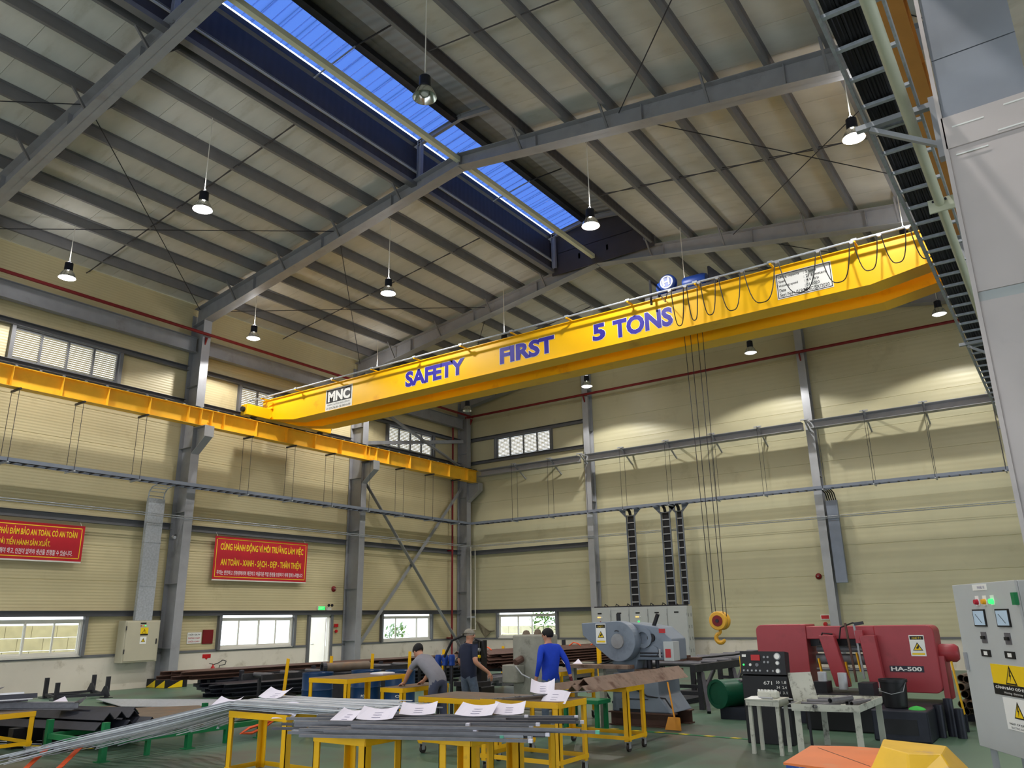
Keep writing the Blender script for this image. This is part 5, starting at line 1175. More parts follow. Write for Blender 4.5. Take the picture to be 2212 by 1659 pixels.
def band_saw():
    X, Z = (1,0,0), (0,0,1)
    t = thing('band_saw', 'large red horizontal band saw marked HA-500', 'band saw', (20,-14.7,0))
    def rounded(x0, x1, z0, z1, r, y, d, nm, corners=(1,1,1,1)):
        pts = []
        for i, (cx, cz, a0) in enumerate(((x0,z0,180),(x1,z0,270),(x1,z1,0),(x0,z1,90))):
            if corners[i]:
                ox = cx+(r if cx == x0 else -r); oz = cz+(r if cz == z0 else -r)
                pts += [(ox+r*math.cos(math.radians(a0+k*18)), oz+r*math.sin(math.radians(a0+k*18))) for k in range(6)]
            else: pts.append((cx,cz))
        return MB().prism(pts, (0,y,0), X, Z, d).build(nm, 'saw_red', t, bevel=.012)
    rounded(18.55, 19.42, .6, 1.6, .1, -14.3, .62, 'left_wheel_case', (0,0,0,1)); rounded(20.52, 21.4, .55, 1.57, .1, -14.3, .62, 'right_wheel_case', (0,1,1,0))
    MB().box((19.42,-14.9,1.36),(20.52,-14.35,1.565)).build('top_beam', 'saw_red', t, bevel=.01)
    MB().box((19.42,-14.7,1.24),(20.52,-14.4,1.36)).build('blade_guard', 'black', t)
    for a, b in ((19.68,19.92),(20.32,20.46)):
        MB().prism([(a,1.42),(a+.24,1.42),(b+.16,.62),(b-.06,.62)], (0,-14.98,0), X, Z, .16).build('guide_arm', 'saw_red', t, bevel=.01)
    MB().cyl((19.45,-14.5,1.02),(20.5,-14.5,1.02), .09, n=16).build('feed_cylinder', 'steel_grey', t, smooth=True); MB().cyl((19.45,-14.45,1.18),(20.5,-14.45,1.18), .05, n=14).build('slide_bar', 'steel_light', t, smooth=True)
    MB().cyl((19.45,-14.6,.86),(20.5,-14.6,.86), .025, n=10).build('blade_rod', 'steel_light', t, smooth=True)
    MB().bar((20.26,-15.1,1.6),(20.3,-15.05,.75), .03, .03).build('lift_rod', 'steel_light', t); MB().bar((20.13,-15.12,1.62),(20.18,-15.08,.7), .04, .03).build('post', 'stock_brown', t)
    MB().tube([(20.0,-15.1,1.36),(20.05,-15.12,1.55),(20.25,-15.12,1.62),(20.34,-15.12,1.6)], .014, 6).build('hose', 'cable_black', t, smooth=True); MB().tube([(19.64,-15.0,1.3),(19.72,-15.02,1.46),(19.88,-15.02,1.44)], .014, 6).build('hose', 'cable_black', t, smooth=True)
    MB().bar((20.28,-15.14,1.6),(20.42,-15.14,1.62), .05, .05).build('valve', 'dark_steel', t); MB().box((20.26,-15.12,1.3),(20.38,-15.02,1.5)).build('valve_block', 'saw_red', t)
    for x, z0, z1 in ((20.05,.65,1.0),(20.24,.85,1.15),(19.62,.8,1.05)): MB().bar((x,-14.95,z0),(x-.03,-14.95,z1), .08, .02).build('yellow_guard', 'cart_yellow', t)
    MB().box((19.45,-15.6,.0),(20.6,-14.4,.55)).build('bed', 'black', t, bevel=.02); MB().box((20.6,-16.3,0),(21.35,-14.4,.42)).build('tank', 'bar_dark', t, bevel=.02); MB().box((18.6,-14.85,0),(19.45,-14.35,.6)).build('leg_case', 'bar_dark', t)
    MB().box((20.75,-16.31,.1),(21.2,-16.3,.3)).build('tank_door', 'black', t)
    for x in (19.6, 20.3): MB().box((x,-15.55,.55),(x+.22,-15.2,.72)).build('vise_jaw', 'dark_steel', t)
    for k in range(5): MB().cyl((19.35+k*.08,-15.3,.62),(19.35+k*.08,-14.9,.62), .028, n=10).build('pipe_stub', 'bar_grey', t)
    MB().cyl((19.72,-15.35,.62),(19.72,-15.35,.86), .07, n=14).build('tin', 'bar_silver', t, smooth=True); MB().cyl((20.02,-15.3,.6),(20.02,-15.3,.85), .07, n=14).build('tin', 'bar_silver', t, smooth=True)
    MB().lathe([(.001,0),(.13,0),(.14,.03),(.14,.22),(.1,.27),(.001,.27)], (21.4,-14.6,1.14), 18, (1,0,0)).build('motor', 'saw_red', t, smooth=True); MB().box((21.4,-14.85,.45),(21.48,-14.3,1.1)).build('end_flange', 'saw_red', t)
    sign_chu_y(t, (21.03,-14.925,1.1), X, Z, .22, .32)
    p = plate('model_plate', (20.68,-14.925,.86), X, Z, .5, .09, .004, 'bar_dark', t); text('lettering', 'HA-500', 'sign_white', (20.7,-14.929,.872), X, Z, .45, .065, p, .002, .03)
    t = thing('bucket', 'black plastic bucket standing on the tank of the red saw', 'bucket', (20.88,-15.9,.42)); MB().lathe([(.001,0),(.15,0),(.16,.01),(.185,.36),(.2,.36),(.2,.4),(.185,.4),(.15,.02),(.001,.02)], (20.88,-15.9,.42), 26).build('pail', 'black', t, smooth=True)
    MB().tube([(20.7,-15.95,.78),(20.72,-16.1,.66),(20.88,-16.13,.62),(21.04,-16.1,.66),(21.06,-15.95,.78)], .006, 5).build('bail', 'steel_grey', t)
    t = thing('rag', 'bright green rag on the tank of the red saw', 'rag', (21.2,-16.0,.42)); mat('rag_green', (70,190,80), .8); MB().lathe([(.001,.05),(.05,.04),(.1,.02),(.12,0),(.001,0)], (21.18,-16.05,.42), 9).build('cloth', 'rag_green', t)
band_saw()
def console():
    X, Z = (1,0,0), (0,0,1)
    t = thing('control_console', 'black machine control console with dials, buttons and chalk marks', 'control panel', (19.45,-17.2,0))
    MB().box((19.1,-17.38,.0),(19.76,-16.95,.92)).build('body', 'black', t, bevel=.01); d = MB().prism([(0,0),(.66,0),(.66,.32),(0,.32)], (19.1,-17.40,.94), X, (0,.12,.99), -.2).build('panel', 'black', t)
    b = V((19.1,-17.402,.94)); u = V((0,.12,.99))
    def at(x, z): return b+V((x,0,0))+u*z
    n = V((0,-.99,.12))
    def disc(x, z, r, m, nm, h=.012): MB().lathe([(.001,h),(r*.8,h),(r,0),(.001,0)], at(x,z), 16, tuple(n)).build(nm, m, d, smooth=True)
    for x, z, r in ((.55,.25,.05),(.55,.16,.032),(.55,.05,.036)): disc(x, z, r, 'steel_light', 'gauge_rim'); MB().lathe([(.001,.014),(r*.7,.014),(r*.7,.012),(.001,.012)], at(x,z), 16, tuple(n)).build('gauge_face', 'sign_white', d)
    for k in range(5): disc(.05+k*.06, .05, .016, 'steel_light', 'push_button')
    disc(.4,.05,.016,'steel_light','push_button'); disc(.48,.05,.016,'steel_light','push_button')
    for k in range(4): disc(.36+.055*(k%2), .17+.07*(k//2), .018, 'steel_grey', 'push_button')
    disc(.05,.13,.014,'green_lamp','indicator'); disc(.15,.13,.022,'sign_white','indicator'); disc(.25,.13,.03,'bar_grey','selector')
    plate('red_cover', at(.17,.19), X, u, .13, .08, .02, 'fire_red', d); plate('white_tag', at(.03,.24), X, u, .06, .035, .003, 'sign_white', d)
    text('chalk_mark', '671', 'sign_white', (19.42,-17.382,.8), X, Z, .12, .05, t, .002, 0)
    for k in range(5): text('chalk_mark', ('50','34','21','65','90')[k], 'sign_white', (19.6,-17.382,.82-k*.07), X, Z, .05, .035, t, .002, 0); text('chalk_mark', ('1.8','2.4','3.1','4.6','5.2')[k], 'sign_white', (19.685,-17.382,.82-k*.07), X, Z, .06, .035, t, .002, 0)
    MB().box((19.06,-17.3,.95),(19.1,-17.1,1.18)).build('side_guard', 'cart_yellow', t)
    for z in (.62, .56, .5): MB().cyl((19.66,-17.42,z),(19.82,-17.42,z), .012, n=6).build('rail', 'steel_light', t)
    t = thing('small_table', 'small worn white table in front of the black console', 'table', (19.66,-18.1,0))
    for x, y in ((19.46,-18.25),(19.83,-18.25),(19.46,-17.9),(19.83,-17.9)): MB().box((x,y,0),(x+.045,y+.045,.67)).build('leg', 'worn_white', t)
    MB().box((19.44,-18.27,.6),(19.89,-17.84,.67)).build('apron', 'worn_white', t); MB().box((19.43,-18.28,.67),(19.9,-17.83,.685)).build('top', 'worn_white', t)
    t = thing('workpiece', 'white tool and gloves heap on the small worn table', 'tools', (19.66,-18.05,.685)); MB().box((19.55,-18.1,.685),(19.82,-17.95,.77)).build('tool_box', 'worn_white', t, bevel=.02)
    for k in range(6): MB().cyl((19.57+k*.045,-18.06,.765),(19.575+k*.045,-18.06,.79), .02, n=8).build('lump', 'sign_white', t)
    MB().lathe([(.001,.03),(.06,.025),(.12,0),(.001,0)], (19.55,-18.17,.685), 10).build('glove', 'sign_white', t); MB().cyl((19.6,-18.2,.7),(19.8,-18.22,.7), .014, n=8).build('tool', 'steel_light', t)
    # grey cart with cut pipes
    t = thing('pipe_cart', 'grey worn steel cart with cut pipes before the red saw', 'cart', (20.5,-17.7,0))
    for x, y in ((20.13,-18.3),(20.83,-18.15),(20.13,-17.05),(20.85,-16.95)):
        m = MB(); m.box((x-.04,y-.005,0),(x+.04,y+.005,.6)); m.box((x-.005 if x > 20.5 else x-.04,y,0),(x+.005 if x > 20.5 else x-.03,y+.06,.6)); m.build('leg', 'worn_white', t)
    MB().prism([(20.08,-18.36),(20.88,-18.2),(20.9,-16.9),(20.08,-17.0)], (0,0,.57), X, (0,1,0), .03).build('tray', 'worn_white', t)
    for a, b in (((20.08,-18.36),(20.88,-18.2)),((20.88,-18.2),(20.9,-16.9)),((20.9,-16.9),(20.08,-17.0)),((20.08,-17.0),(20.08,-18.36))): MB().bar((a[0],a[1],.62),(b[0],b[1],.62), .008, .07).build('tray_rim', 'worn_white', t)
    for k, (x, y, z, L, r) in enumerate(((20.62,-18.0,.70,.5,.035),(20.7,-17.6,.64,.4,.032),(20.78,-17.65,.64,.45,.032),(20.45,-18.05,.63,.6,.024),(20.3,-17.6,.63,.5,.024),(20.35,-17.3,.63,.5,.022),(20.58,-17.5,.63,.4,.03),(20.2,-17.9,.625,.5,.018))):
        q = thing('cut_pipe', 'short cut steel pipe lying on the grey cart', 'pipe', (x,y,z), 'cut pipes on the grey cart'); d = V((.3,.95,0)).normalized() if k < 4 else V((.9,.1,0)).normalized() if k > 3 else V((1,0,0)); MB().ring(V((x,y,z))-d*L/2, V((x,y,z))+d*L/2, r, r*.78, 16).build('tube', 'bar_grey', q, smooth=True)
    t = thing('splash_plate', 'leaning grey sheet metal plate between console and cart', 'plate', (20.0,-17.3,.5)); MB().prism([(-.15,.0),(.1,-.03),(.18,.1),(.13,.5),(-.2,.48)], (20.0,-17.42,.5), (1,0,0), (-.1,.25,.97), .008).build('sheet', 'worn_white', t); MB().bar((20.0,-17.35,0),(20.0,-17.35,.62), .03, .03).build('stem', 'dark_steel', t)
console()
def far_bench():
    t = thing('conveyor_bench', 'dark steel roller bench with braced legs behind the press', 'bench', (16.2,-11,0))
    for x in (15.3, 16.9): MB().bar((x,-14.0,.78),(x+.5,-7.6,.78), .1, .14).build('side_beam', 'dark_steel', t)
    for k in range(5):
        y = -13.7+k*1.45; o = (y+14)/13
        for x in (15.3, 16.9): MB().bar((x+o,y,0),(x+o,y,.72), .1, .1).build('leg', 'dark_steel', t)
        MB().bar((15.3+o,y,.3),(16.9+o,y,.3), .07, .07).build('cross_bar', 'dark_steel', t)
        if k < 3: MB().bar((16.95+o,y,.68),(17.25+o,y-.55,.02), .07, .07).build('brace', 'dark_steel', t); MB().bar((16.9+o,y+.1,.3),(16.9+o,y+.75,.7), .06, .06).build('brace', 'dark_steel', t)
    for k in range(9): y = -13.5+k*.72; o = (y+14)/13; MB().cyl((15.35+o,y,.84),(16.85+o,y,.84), .045, n=10).build('roller', 'bar_grey', t, smooth=True)
    MB().tube([(16.3,-13.2,.9),(17.0,-12.0,.95),(17.4,-10.5,1.02),(17.5,-8.8,.9)], .02, 6).build('hose', 'cable_black', t, smooth=True)
    t = thing('workpiece', 'rusty vise block with cable on the far bench', 'block', (16.2,-13.2,.88)); MB().box((15.9,-13.5,.89),(16.5,-13.1,.99)).build('block', 'stock_brown', t); MB().lathe([(.05,0),(.1,.03),(.1,.07),(.05,.1)], (16.3,-13.3,.99), 16).build('coil', 'cable_black', t); MB().box((16.5,-13.3,.89),(16.75,-13.1,.95)).build('clamp', 'stock_brown', t)
    stock_bundle('thin dark steel bar lying on the floor beneath the far bench', (15.6,-13.6,0), (16.1,-8.5,0), 8, 2, 'bar', 'bar_dark', .15, .05, 'bars below the far bench', .0, (1,0,0), .3)
    t = thing('green_hopper', 'dark green drum lying on a blue cradle left of the console', 'drum', (18.0,-14.6,0)); mat('deep_green', (12,84,60), .4); MB().cyl((17.75,-14.95,.42),(18.2,-13.9,.42), .24, n=22).build('drum', 'deep_green', t, smooth=True); MB().box((17.75,-14.9,0),(18.25,-14.0,.2)).build('cradle', 'bar_dark', t); MB().ring((17.745,-14.965,.42),(17.76,-14.93,.42), .25, .2, 22).build('rim', 'deep_green', t)
    for k in range(5): MB().cyl((17.98+k*.07,-14.6,.62),(18.35+k*.07,-13.4,.66), .03, n=8).build('tube', 'bar_grey', t)
    # right of the saw
    stock_bundle('grey brown pipe in the slanting pile right of the red saw', (21.65,-13.7,0), (21.95,-9.5,0), 3, 5, 'pipe', 'rust_plate', .13, .128, 'pipes piled right of the saw', .12, (1,0,0), .35, name='steel_pipe', cat='pipe')
    t = thing('pipe_trestle', 'low trestle with yellow stop plate under the pipe pile', 'trestle', (21.7,-13,0)); MB().box((21.35,-13.4,0),(22.15,-13.25,.11)).build('bearer', 'bar_dark', t); MB().box((21.3,-10.6,0),(22.1,-10.45,.11)).build('bearer', 'bar_dark', t); MB().bar((21.62,-14.75,.25),(21.56,-14.75,1.02), .1, .02, (1,0,0)).build('stop_plate', 'cart_yellow', t)
    MB().bar((21.62,-14.75,0),(21.62,-14.75,.25), .06, .06).build('post', 'bar_dark', t)
    for k, (x, y, h) in enumerate(((21.38,-15.55,.45),(21.5,-15.35,.52),(21.64,-15.5,.4))):
        t = thing('steel_pipe', 'short dark pipe standing upright right of the saw', 'pipe', (x,y,0), 'upright pipes by the saw'); MB().ring((x,y,0),(x,y,h), .065, .05, 18).build('tube', 'bar_dark', t, smooth=True)
    t = thing('floor_tape', 'green floor edge strip with yellow chevron marks before the press', 'floor marking', (18,-16.7,0)); MB().prism([(15.2,-16.98),(19.05,-17.1),(19.05,-17.02),(15.2,-16.9)], (0,0,.002), (1,0,0), (0,1,0), .004).build('strip', 'rack_green', t)
    for k in range(7):
        x = 16.2+k*.42; y = -16.96-.031*(x-15.2); MB().prism([(x,y-.02),(x+.12,y-.02),(x+.17,y+.05),(x+.05,y+.05)], (0,0,.007), (1,0,0), (0,1,0), .002).build('chevron', 'sign_yellow', t)
far_bench()
def front_right():
    X, Z = (1,0,0), (0,0,1)
    t = thing('orange_machine', 'orange topped machine with blue sides and yellow hood at lower right', 'machine', (21.8,-22.8,0)); mat('plate_orange', (238,128,64), .45, var=.06, rgb2=(226,150,100), mix2=.06); mat('side_blue', (52,92,180), .5, rgb2=(180,180,190), mix2=.1, scale2=9); mat('hood_yellow', (240,190,30), .42, var=.08, rgb2=(206,160,96), mix2=.12, scale2=4)
    A = [(21.46,-23.23),(21.42,-22.36),(21.69,-22.25),(22.0,-22.25),(22.1,-22.9),(22.0,-23.35)]
    MB().prism(A[::-1][::-1], (0,0,.73), X, (0,1,0), .02).build('table_plate', 'plate_orange', t) if False else MB().prism([A[0],A[5],A[4],A[3],A[2],A[1]], (0,0,.735), X, (0,1,0), .015).build('table_plate', 'plate_orange', t)
    B = [(x+(21.75-x)*.04, y+(-22.8-y)*.04) for x, y in (A[0],A[5],A[4],A[3],A[2],A[1])]
    MB().prism(B, (0,0,0), X, (0,1,0), .733).build('base', 'side_blue', t)
    MB().bar((21.5,-22.45,.7505),(22.02,-23.1,.7505), .006, .003).build('plate_seam', 'stock_brown', t)
    H = [(22.05,-23.25),(22.35,-23.6),(22.65,-23.6),(22.6,-22.85),(22.2,-22.75),(21.97,-22.6)]
    T = [(22.13,-23.2),(22.33,-23.42),(22.52,-23.35),(22.5,-22.98),(22.25,-22.9),(22.08,-22.85)]
    m = MB(); n = 6; m.add([(x,y,.75) for x, y in H]+[(x,y,.9) for x, y in T], [tuple(range(n-1,-1,-1)), tuple(range(n,2*n))]+[(i,(i+1)%n,n+(i+1)%n,n+i) for i in range(n)]); m.build('hood', 'hood_yellow', t, bevel=.01)
    MB().prism([(22.05,-23.2),(22.3,-23.55),(22.6,-23.55),(22.55,-22.9),(22.2,-22.8),(22.02,-22.65)], (0,0,0), X, (0,1,0), .75).build('hood_base', 'side_blue', t)
    # control cabinet
    p0 = V((22.5,-21.05,.66)); d = V((.54,-.9,0)).normalized(); Zv = V((0,0,1)); nrm = d.cross(Zv)
    w, h = 1.05, 1.34
    t = thing('control_cabinet', 'pale control cabinet with meters, indicator lamps and electric warning signs', 'cabinet', (22.8,-21.4,0)); back = -nrm
    MB().prism([(0,0),(w,0),(w,h),(0,h)], p0, d, Zv, -.35).build('body', 'cabinet_grey', t, bevel=.008)
    D = MB().prism([(.0,.0),(w,.0),(w,h),(0,h)], p0+nrm*.002, d, Zv, .022).build('door', 'cabinet_grey', t, bevel=.004)
    f = p0+nrm*.024
    def at(u, v): return f+d*(u*w)+Zv*(v*h)
    for u, v in ((.05,.02),(.8,.02)):
        for k in (.04, .28): c = p0+d*(u*w+.05)-nrm*k; MB().box((c.x-.025,c.y-.025,0),(c.x+.025,c.y+.025,.66)).build('leg', 'cabinet_grey', t)
    b = plate('name_plate', at(.36,.955), d, Zv, .24, .05, .004, 'sign_white', D); text('lettering', 'PANEL 01', 'print_grey', at(.44,.963)+nrm*.004, d, Zv, .12, .025, b, .001, .02)
    mat('red_lamp', (190,40,60), .35); mat('yellow_lamp', (240,170,40), .35)
    for k, m_ in enumerate(('red_lamp','yellow_lamp','green_lamp')): c = at(.4+k*.12,.885); plate('lamp_plate', c-d*.03-Zv*.03, d, Zv, .06, .08, .003, 'sign_white', D); MB().lathe([(.001,.03),(.02,.028),(.024,0),(.001,0)], c+nrm*.003, 14, tuple(nrm)).build('indicator', m_, D, smooth=True)
    mat('meter_blue', (190,214,236), .25)
    for u in (.3, .66):
        q = plate('meter', at(u,.735), d, Zv, .2, .14, .012, 'sign_black', D); plate('meter_face', at(u,.735)+nrm*.012+d*.012+Zv*.012, d, Zv, .176, .116, .002, 'meter_blue', q); c = at(u,.735)+nrm*.015+d*.03+Zv*.03; MB().bar(c+d*.11, c+Zv*.07+d*.02, .004, .002, tuple(nrm)).build('needle', 'sign_black', q)
        q = plate('switch_plate', at(u+.06,.635), d, Zv, .09, .09, .004, 'bar_grey', D); MB().bar(at(u+.06,.635)+d*.02+Zv*.045+nrm*.012, at(u+.06,.635)+d*.07+Zv*.045+nrm*.012, .02, .025).build('knob', 'sign_black', q)
        q = plate('counter', at(u+.02,.555), d, Zv, .15, .055, .008, 'sign_black', D); plate('counter_window', at(u+.02,.555)+nrm*.008+d*.045+Zv*.012, d, Zv, .06, .03, .001, 'sign_white', q)
    MB().bar(at(.05,.46)+nrm*.012, at(.05,.57)+nrm*.012, .03, .02, tuple(nrm)).build('handle', 'steel_light', D)
    q = plate('warning_label', at(.42,.34), d, Zv, .58, .235, .003, 'sign_yellow', D); plate('label_band', at(.42,.34)+nrm*.003, d, Zv, .58, .085, .001, 'sign_black', q); warn_triangle(q, at(.42,.34)+nrm*.003+d*.29+Zv*.16, d, Zv, .085); text('lettering', 'CẢNH BÁO CÓ ĐIỆN', 'sign_white', at(.42,.34)+nrm*.004+d*.03+Zv*.042, d, Zv, .52, .032, q, .001, .03); text('lettering', 'Warning - Electricity', 'sign_white', at(.42,.34)+nrm*.004+d*.15+Zv*.01, d, Zv, .28, .02, q, .001, 0)
    q = plate('warning_label', at(.52,.15), d, Zv, .44, .24, .003, 'sign_white', D); warn_triangle(q, at(.52,.15)+nrm*.003+d*.21+Zv*.155, d, Zv, .075); text('lettering', 'NGUY CƠ ĐIỆN GIẬT', 'sign_black', at(.52,.15)+nrm*.003+d*.04+Zv*.034, d, Zv, .34, .024, q, .001, .02); text('lettering', 'ELECTRIC SHOCK RISK', 'sign_black', at(.52,.15)+nrm*.003+d*.06+Zv*.01, d, Zv, .3, .014, q, .001, 0)
    MB().bar(at(1.0,.86)+nrm*.02, at(1.0,.93)+nrm*.02, .05, .03, tuple(nrm)).build('hinge', 'rack_green', D)
front_right()
# loose angles and sheets on the wheeled carts
def cart_loads():
    for k, (x, z, y0, y1) in enumerate(((17.55,.845,-19.6,-17.0),(17.75,.845,-20.0,-17.1),(17.93,.845,-20.05,-17.0),(17.84,.925,-19.85,-16.95),(17.35,.845,-20.1,-17.6))):
        t = thing('angle_bar', 'rusty steel angle lying peak up across the wheeled carts', 'steel angle', (x,y0,z), 'rusty angles on the wheeled carts'); MB().ext((x,y0,z),(x+.08,y1,z), [(-.09,0),(0,.085),(.09,0),(.08,-.002),(0,.07),(-.08,-.002)]).build('angle', 'bar_rust', t)
    for k in range(8):
        x = 17.3+k*.08; t = thing('flat_bar', 'grey flat bar among the papers on the shelf frame cart', 'steel bar', (x,-20.8,.84), 'flat bars on the shelf frame cart'); MB().bar((x,-21.15+random.uniform(-.1,.1),.842+.008*k),(x+.35,-20.3,.842+.008*k), .05, .007).build('bar', 'bar_grey', t)
    sheet('drawing_sheet', 'white drawing sheet on the cart beside the blue shirted man', (17.72,-20.65,.94), .3, .24, .5, 'drawings on the shelf frame cart', curl=.06, tilt=.5)
    sheet('drawing_sheet', 'white drawing sheet hanging at the near cart corner', (18.08,-20.95,.9), .32, .24, .2, 'drawings on the shelf frame cart', lift=-.02, curl=-.03, tilt=.55)
    sheet('drawing_sheet', 'white sheet lying on the table behind the blue shirted man', (15.1,-16.5,.9), .4, .3, .3, None, curl=.08)
    sheet('drawing_sheet', 'crumpled sheet farther along the table behind the blue shirted man', (15.35,-16.0,.9), .35, .3, .9, None, curl=.1, tilt=.2)
    t = thing('ledger', 'white ring binder lying on the tall yellow table', 'binder', (13.5,-19.0,.905)); MB().box((13.2,-19.15,.905),(13.5,-18.85,.93)).build('cover', 'paper', t, bevel=.005); MB().box((13.22,-19.13,.93),(13.48,-18.87,.935)).build('page', 'sign_white', t)
cart_loads()

# ------------------------------------------------------------------ people
def person(label, pos, face, J, mats, sleeve, hair, gloves=(False, False)):
    """one skinned body; J overrides joints in (forward, right, up) metres from the feet; face: heading angle"""
    fw = V((math.cos(face), math.sin(face), 0)); rt = V((fw.y, -fw.x, 0)); P0 = V(pos)
    j = dict(pelvis=(0,0,.86), belly=(0,0,1.0), chest=(.01,0,1.17), neck=(.01,0,1.36), jaw=(.04,0,1.44), head=(.03,0,1.52), crown=(.02,0,1.57),
             lhip=(0,-.085,.82), lknee=(.03,-.1,.45), lank=(0,-.1,.08), ltoe=(.15,-.11,.04), rhip=(0,.085,.82), rknee=(.03,.1,.45), rank=(0,.1,.08), rtoe=(.15,.11,.04),
             lsh=(0,-.165,1.3), lel=(-.02,-.22,1.06), lwr=(.06,-.22,.85), rsh=(0,.165,1.3), rel=(-.02,.22,1.06), rwr=(.06,.22,.85))
    j.update(J)
    loc = {k: V(v) for k, v in j.items() if '_' not in k}
    R = dict(pelvis=(.15,.105), belly=(.155,.115), chest=(.18,.125), neck=(.055,.055), jaw=(.062,.068), head=(.08,.095), crown=(.055,.065), lhip=(.09,.095), lknee=(.068,.07), lank=(.05,.05), ltoe=(.042,.035),
             lsh=(.065,.065), lel=(.046,.046), lwr=(.03,.03))
    for k in list(R):
        if k[0] == 'l' and 'r'+k[1:] in j: R['r'+k[1:]] = R[k]
    E = [('pelvis','belly','shirt'),('belly','chest','shirt'),('chest','neck','shirt'),('neck','jaw','skin'),('jaw','head','skin'),('head','crown','skin')]
    for s in 'lr': E += [('pelvis',s+'hip','pants'),(s+'hip',s+'knee','pants'),(s+'knee',s+'ank','pants'),(s+'ank',s+'toe','shoe'),('chest',s+'sh','shirt'),(s+'sh',s+'el',s+'upper'),(s+'el',s+'wr',s+'fore')]
    # nose, ears, and hands with five fingers
    f2 = (loc['jaw']-loc['neck']); hf = V(J.get('_look', (1,0,0))).normalized(); hs = V((hf.y,-hf.x,0)).normalized() if abs(hf.z) < .9 else V((0,1,0)); hs = hf.cross(V((0,0,1))).normalized()
    loc['nose'] = loc['jaw']*.45+loc['head']*.55+hf*.105; R['nose'] = (.014,.014); E.append(('head','nose','skin'))
    for s, e in (('l',-1),('r',1)): loc[s+'ear'] = loc['jaw']*.4+loc['head']*.6+hs*.088*e; R[s+'ear'] = (.016,.02); E.append(('head',s+'ear','skin'))
    for s, e in (('l',-1),('r',1)):
        w = loc[s+'wr']; d = (w-loc[s+'el']).normalized(); d = V(J.get(s+'_hand', d)).normalized()
        side = d.cross(V((0,0,1))); side = side.normalized() if side.length > .2 else V((1,0,0))
        if abs(d.z) > .7: side = V((1,0,0)); side = (side-d*side.dot(d)).normalized()
        curl = d.cross(side).normalized()*(1 if (d.cross(side)).dot(V((0,-e,-.6))) > 0 else -1)
        loc[s+'palm'] = w+d*.06; R[s+'palm'] = (.032,.02); E.append((s+'wr',s+'palm',s+'hand'))
        for q, (o, L) in enumerate(((-.03,.075),(-.01,.088),(.011,.083),(.03,.066))):
            a, b, c = s+'k%d'%q, s+'m%d'%q, s+'t%d'%q
            loc[a] = w+d*.085+side*o; loc[b] = loc[a]+d*L*.5+curl*.012; loc[c] = loc[b]+d*L*.38+curl*.03
            for n_, r in ((a,.011),(b,.0095),(c,.008)): R[n_] = (r,r)
            E += [(s+'palm',a,s+'hand'),(a,b,s+'hand'),(b,c,s+'hand')]
        a, b = s+'th0', s+'th1'; loc[a] = w+d*.05-side*.045+curl*.01; loc[b] = loc[a]+d*.045-side*.012+curl*.015; R[a] = (.012,.012); R[b] = (.009,.009); E += [(s+'palm',a,s+'hand'),(a,b,s+'hand')]
    names = list(loc); idx = {n: i for i, n in enumerate(names)}
    W3 = lambda v: P0+fw*v.x+rt*v.y+V((0,0,v.z))
    me = bpy.data.meshes.new('body'); me.from_pydata([W3(loc[n]) for n in names], [(idx[a], idx[b]) for a, b, _ in E], []); me.update()
    o = bpy.data.objects.new('body', me); COL.objects.link(o)
    o.modifiers.new('skin', 'SKIN'); sub = o.modifiers.new('sub', 'SUBSURF'); sub.levels = 2; sub.render_levels = 2
    sk = me.skin_vertices[0].data if me.skin_vertices else None
    if sk is None:
        bpy.context.view_layer.objects.active = o; bpy.ops.mesh.customdata_skin_add(); sk = me.skin_vertices[0].data
    for n, i in idx.items(): sk[i].radius = R[n]; sk[i].use_root = (n == 'pelvis'); sk[i].use_loose = False
    dg = bpy.context.evaluated_depsgraph_get(); out = bpy.data.meshes.new_from_object(o.evaluated_get(dg)); bpy.data.objects.remove(o); bpy.data.meshes.remove(me)
    t = thing('person', label, 'person', pos)
    out.name = 'body'; out.materials.clear()
    order = ['skin', mats['shirt'], mats['pants'], mats['shoe'], 'glove_maroon']
    for m in order: out.materials.append(MATS[m])
    segs = [(W3(loc[a]), W3(loc[b]), k, (sum(R[a])/2, sum(R[b])/2)) for a, b, k in E]
    PW = W3(loc['pelvis']); SD = (W3(loc['belly'])-PW).normalized()
    for p in out.polygons:
        c = p.center; best = (9, None, 0)
        for a, b, k, rr in segs:
            ab = b-a; tt = max(0, min(1, (c-a).dot(ab)/max(ab.length_squared, 1e-9))); dd = (c-(a+ab*tt)).length-(rr[0]*(1-tt)+rr[1]*tt)*.85
            if dd < best[0]: best = (dd, k, tt)
        k, tt = best[1], best[2]; i = 0
        if k in ('shirt','pants') and (c-PW).length < .34: k = 'shirt' if (c-PW).dot(SD) > -.055 else 'pants'
        if k == 'shirt': i = 1
        elif k == 'pants': i = 2
        elif k == 'shoe': i = 3
        elif k in ('lupper','rupper'): i = 1 if tt < sleeve else 0
        elif k in ('lfore','rfore'): i = 1 if 1+tt < sleeve else 0
        elif k in ('lhand','rhand'): i = 4 if gloves['lr'.index(k[0])] else 0
        p.material_index = i; p.use_smooth = True
    b = bpy.data.objects.new('body', out); COL.objects.link(b); adopt(b, t)
    # eyes and mouth
    hx = W3(loc['head'])-P0; HF = (fw*hf.x+rt*hf.y+V((0,0,hf.z))).normalized(); HS = HF.cross(V((0,0,1))).normalized()
    HU = (W3(loc['crown'])-W3(loc['jaw'])).normalized(); hc = W3(loc['jaw'])*.4+W3(loc['head'])*.6
    for e in (-1, 1): MB().lathe([(.001,.006),(.008,.004),(.011,0),(.001,0)], hc+HF*.082+HS*.032*e+HU*.02, 8, tuple(HF)).build('eye', 'hair_black', t)
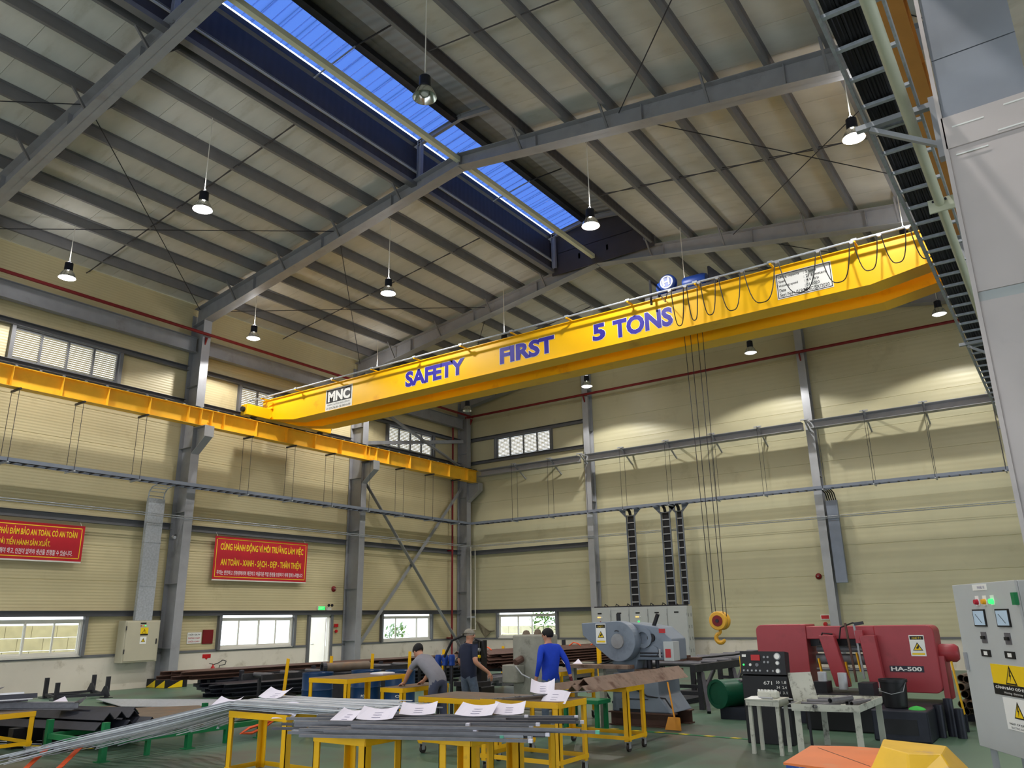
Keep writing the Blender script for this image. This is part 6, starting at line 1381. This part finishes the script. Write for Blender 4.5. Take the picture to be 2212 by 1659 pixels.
    MB().bar(W3(loc['jaw'])+HF*.068-HS*.022-HU*.0, W3(loc['jaw'])+HF*.068+HS*.022, .01, .006).build('mouth', 'glove_maroon', t)
    # hair or cap: a shell over the crown
    top = W3(loc['head']); m = MB(); n = 18; rows = 7; vs = []
    for i in range(rows):
        ph = math.radians(i*(122 if hair != 'cap' else 84)/(rows-1))
        for k in range(n):
            a = 2*math.pi*k/n; dr = (HF*math.cos(a)*1.12+HS*math.sin(a)*1.0); front = max(0, math.cos(a))
            ph2 = ph*(1-.46*front) if hair != 'cap' else ph
            vs.append(top+HU*(.005+.1*math.cos(ph2))+dr*(.094*math.sin(ph2))+(V((0,0,0))))
    fs = [tuple(range(n))]
    for i in range(rows-1):
        for k in range(n): fs.append((i*n+k, (i+1)*n+k, (i+1)*n+(k+1)%n, i*n+(k+1)%n))
    m.add(vs, fs); hob = m.build('cap' if hair == 'cap' else 'hair', 'cap_grey' if hair == 'cap' else 'hair_black', t, smooth=True)
    so = hob.modifiers.new('thick', 'SOLIDIFY'); so.thickness = .012; so.offset = 1
    if hair == 'cap':
        pk = MB(); c = top+HU*.02-HF*.08; vs = []
        for k in range(7): a = math.radians(-60+k*20); vs.append(c-(HF*math.cos(a)*.09+HS*math.sin(a)*.075)-HU*.03)
        vs = [c-HS*.07, c+HS*.07]+vs[::-1]; vs2 = [v+HU*.008 for v in vs]; q = len(vs)
        pk.add(vs+vs2, [tuple(range(q-1,-1,-1)), tuple(range(q,2*q))]+[(i,(i+1)%q,q+(i+1)%q,q+i) for i in range(q)]).build('cap_peak', 'cap_grey', hob)
        MB().lathe([(.095,0),(.1,.0),(.1,.02),(.095,.02)], top+HU*.0-V((0,0,.0)), 18, tuple(HU)).build('cap_band', 'cap_grey', hob)
    return t
mat('shoe_dark', (34, 32, 36), .6)
# bent forward over the low yellow table, both hands down on it
person('man in grey T-shirt bending over a yellow table with hands on it', (14.56,-19.0,0), math.radians(172),
       dict(pelvis=(-.06,0,.86), belly=(.06,0,.98), chest=(.22,0,1.09), neck=(.36,0,1.2), jaw=(.44,0,1.22), head=(.47,0,1.3), crown=(.49,0,1.345), lhip=(-.06,-.09,.82), rhip=(-.06,.09,.82), lknee=(-.02,-.13,.45), rknee=(-.03,.12,.45), lank=(-.05,-.14,.08), rank=(-.08,.13,.08), ltoe=(.1,-.16,.04), rtoe=(.07,.15,.04),
            lsh=(.3,-.16,1.15), lel=(.42,-.22,.98), lwr=(.56,-.2,.79), rsh=(.3,.16,1.15), rel=(.4,.24,.97), rwr=(.55,.2,.79), l_hand=(.9,0,-.25), r_hand=(.9,0,-.25), _look=(.75,0,-.6)),
       dict(shirt='tee_grey', pants='work_trousers', shoe='shoe_dark'), .75, 'hair')
person('man in navy T-shirt and backwards grey cap looking to the right', (14.3,-17.82,0), math.radians(80),
       dict(lwr=(.2,-.2,.93), lel=(.0,-.24,1.05), rwr=(.14,.36,.89), rel=(-.08,.27,1.06), l_hand=(.6,.1,-.75), r_hand=(.4,.4,-.8), rank=(.12,.1,.08), rtoe=(.27,.11,.04), rknee=(.1,.1,.45), _look=(.5,.87,0)),
       dict(shirt='tee_navy', pants='denim', shoe='shoe_dark'), .7, 'cap')
person('man in bright blue long sleeved shirt and maroon glove seen from behind', (16.05,-17.85,0), math.radians(150),
       dict(lwr=(.02,-.26,.84), lel=(-.06,-.24,1.06), rwr=(-.12,.3,.86), rel=(-.1,.26,1.07), chest=(.03,0,1.17), neck=(.05,0,1.36), jaw=(.085,0,1.44), head=(.075,0,1.52), crown=(.07,0,1.575), lank=(.05,-.1,.08), ltoe=(.2,-.11,.04), _look=(.76,-.65,0)),
       dict(shirt='shirt_blue', pants='denim', shoe='shoe_dark'), 1.86, 'hair', (False, True))
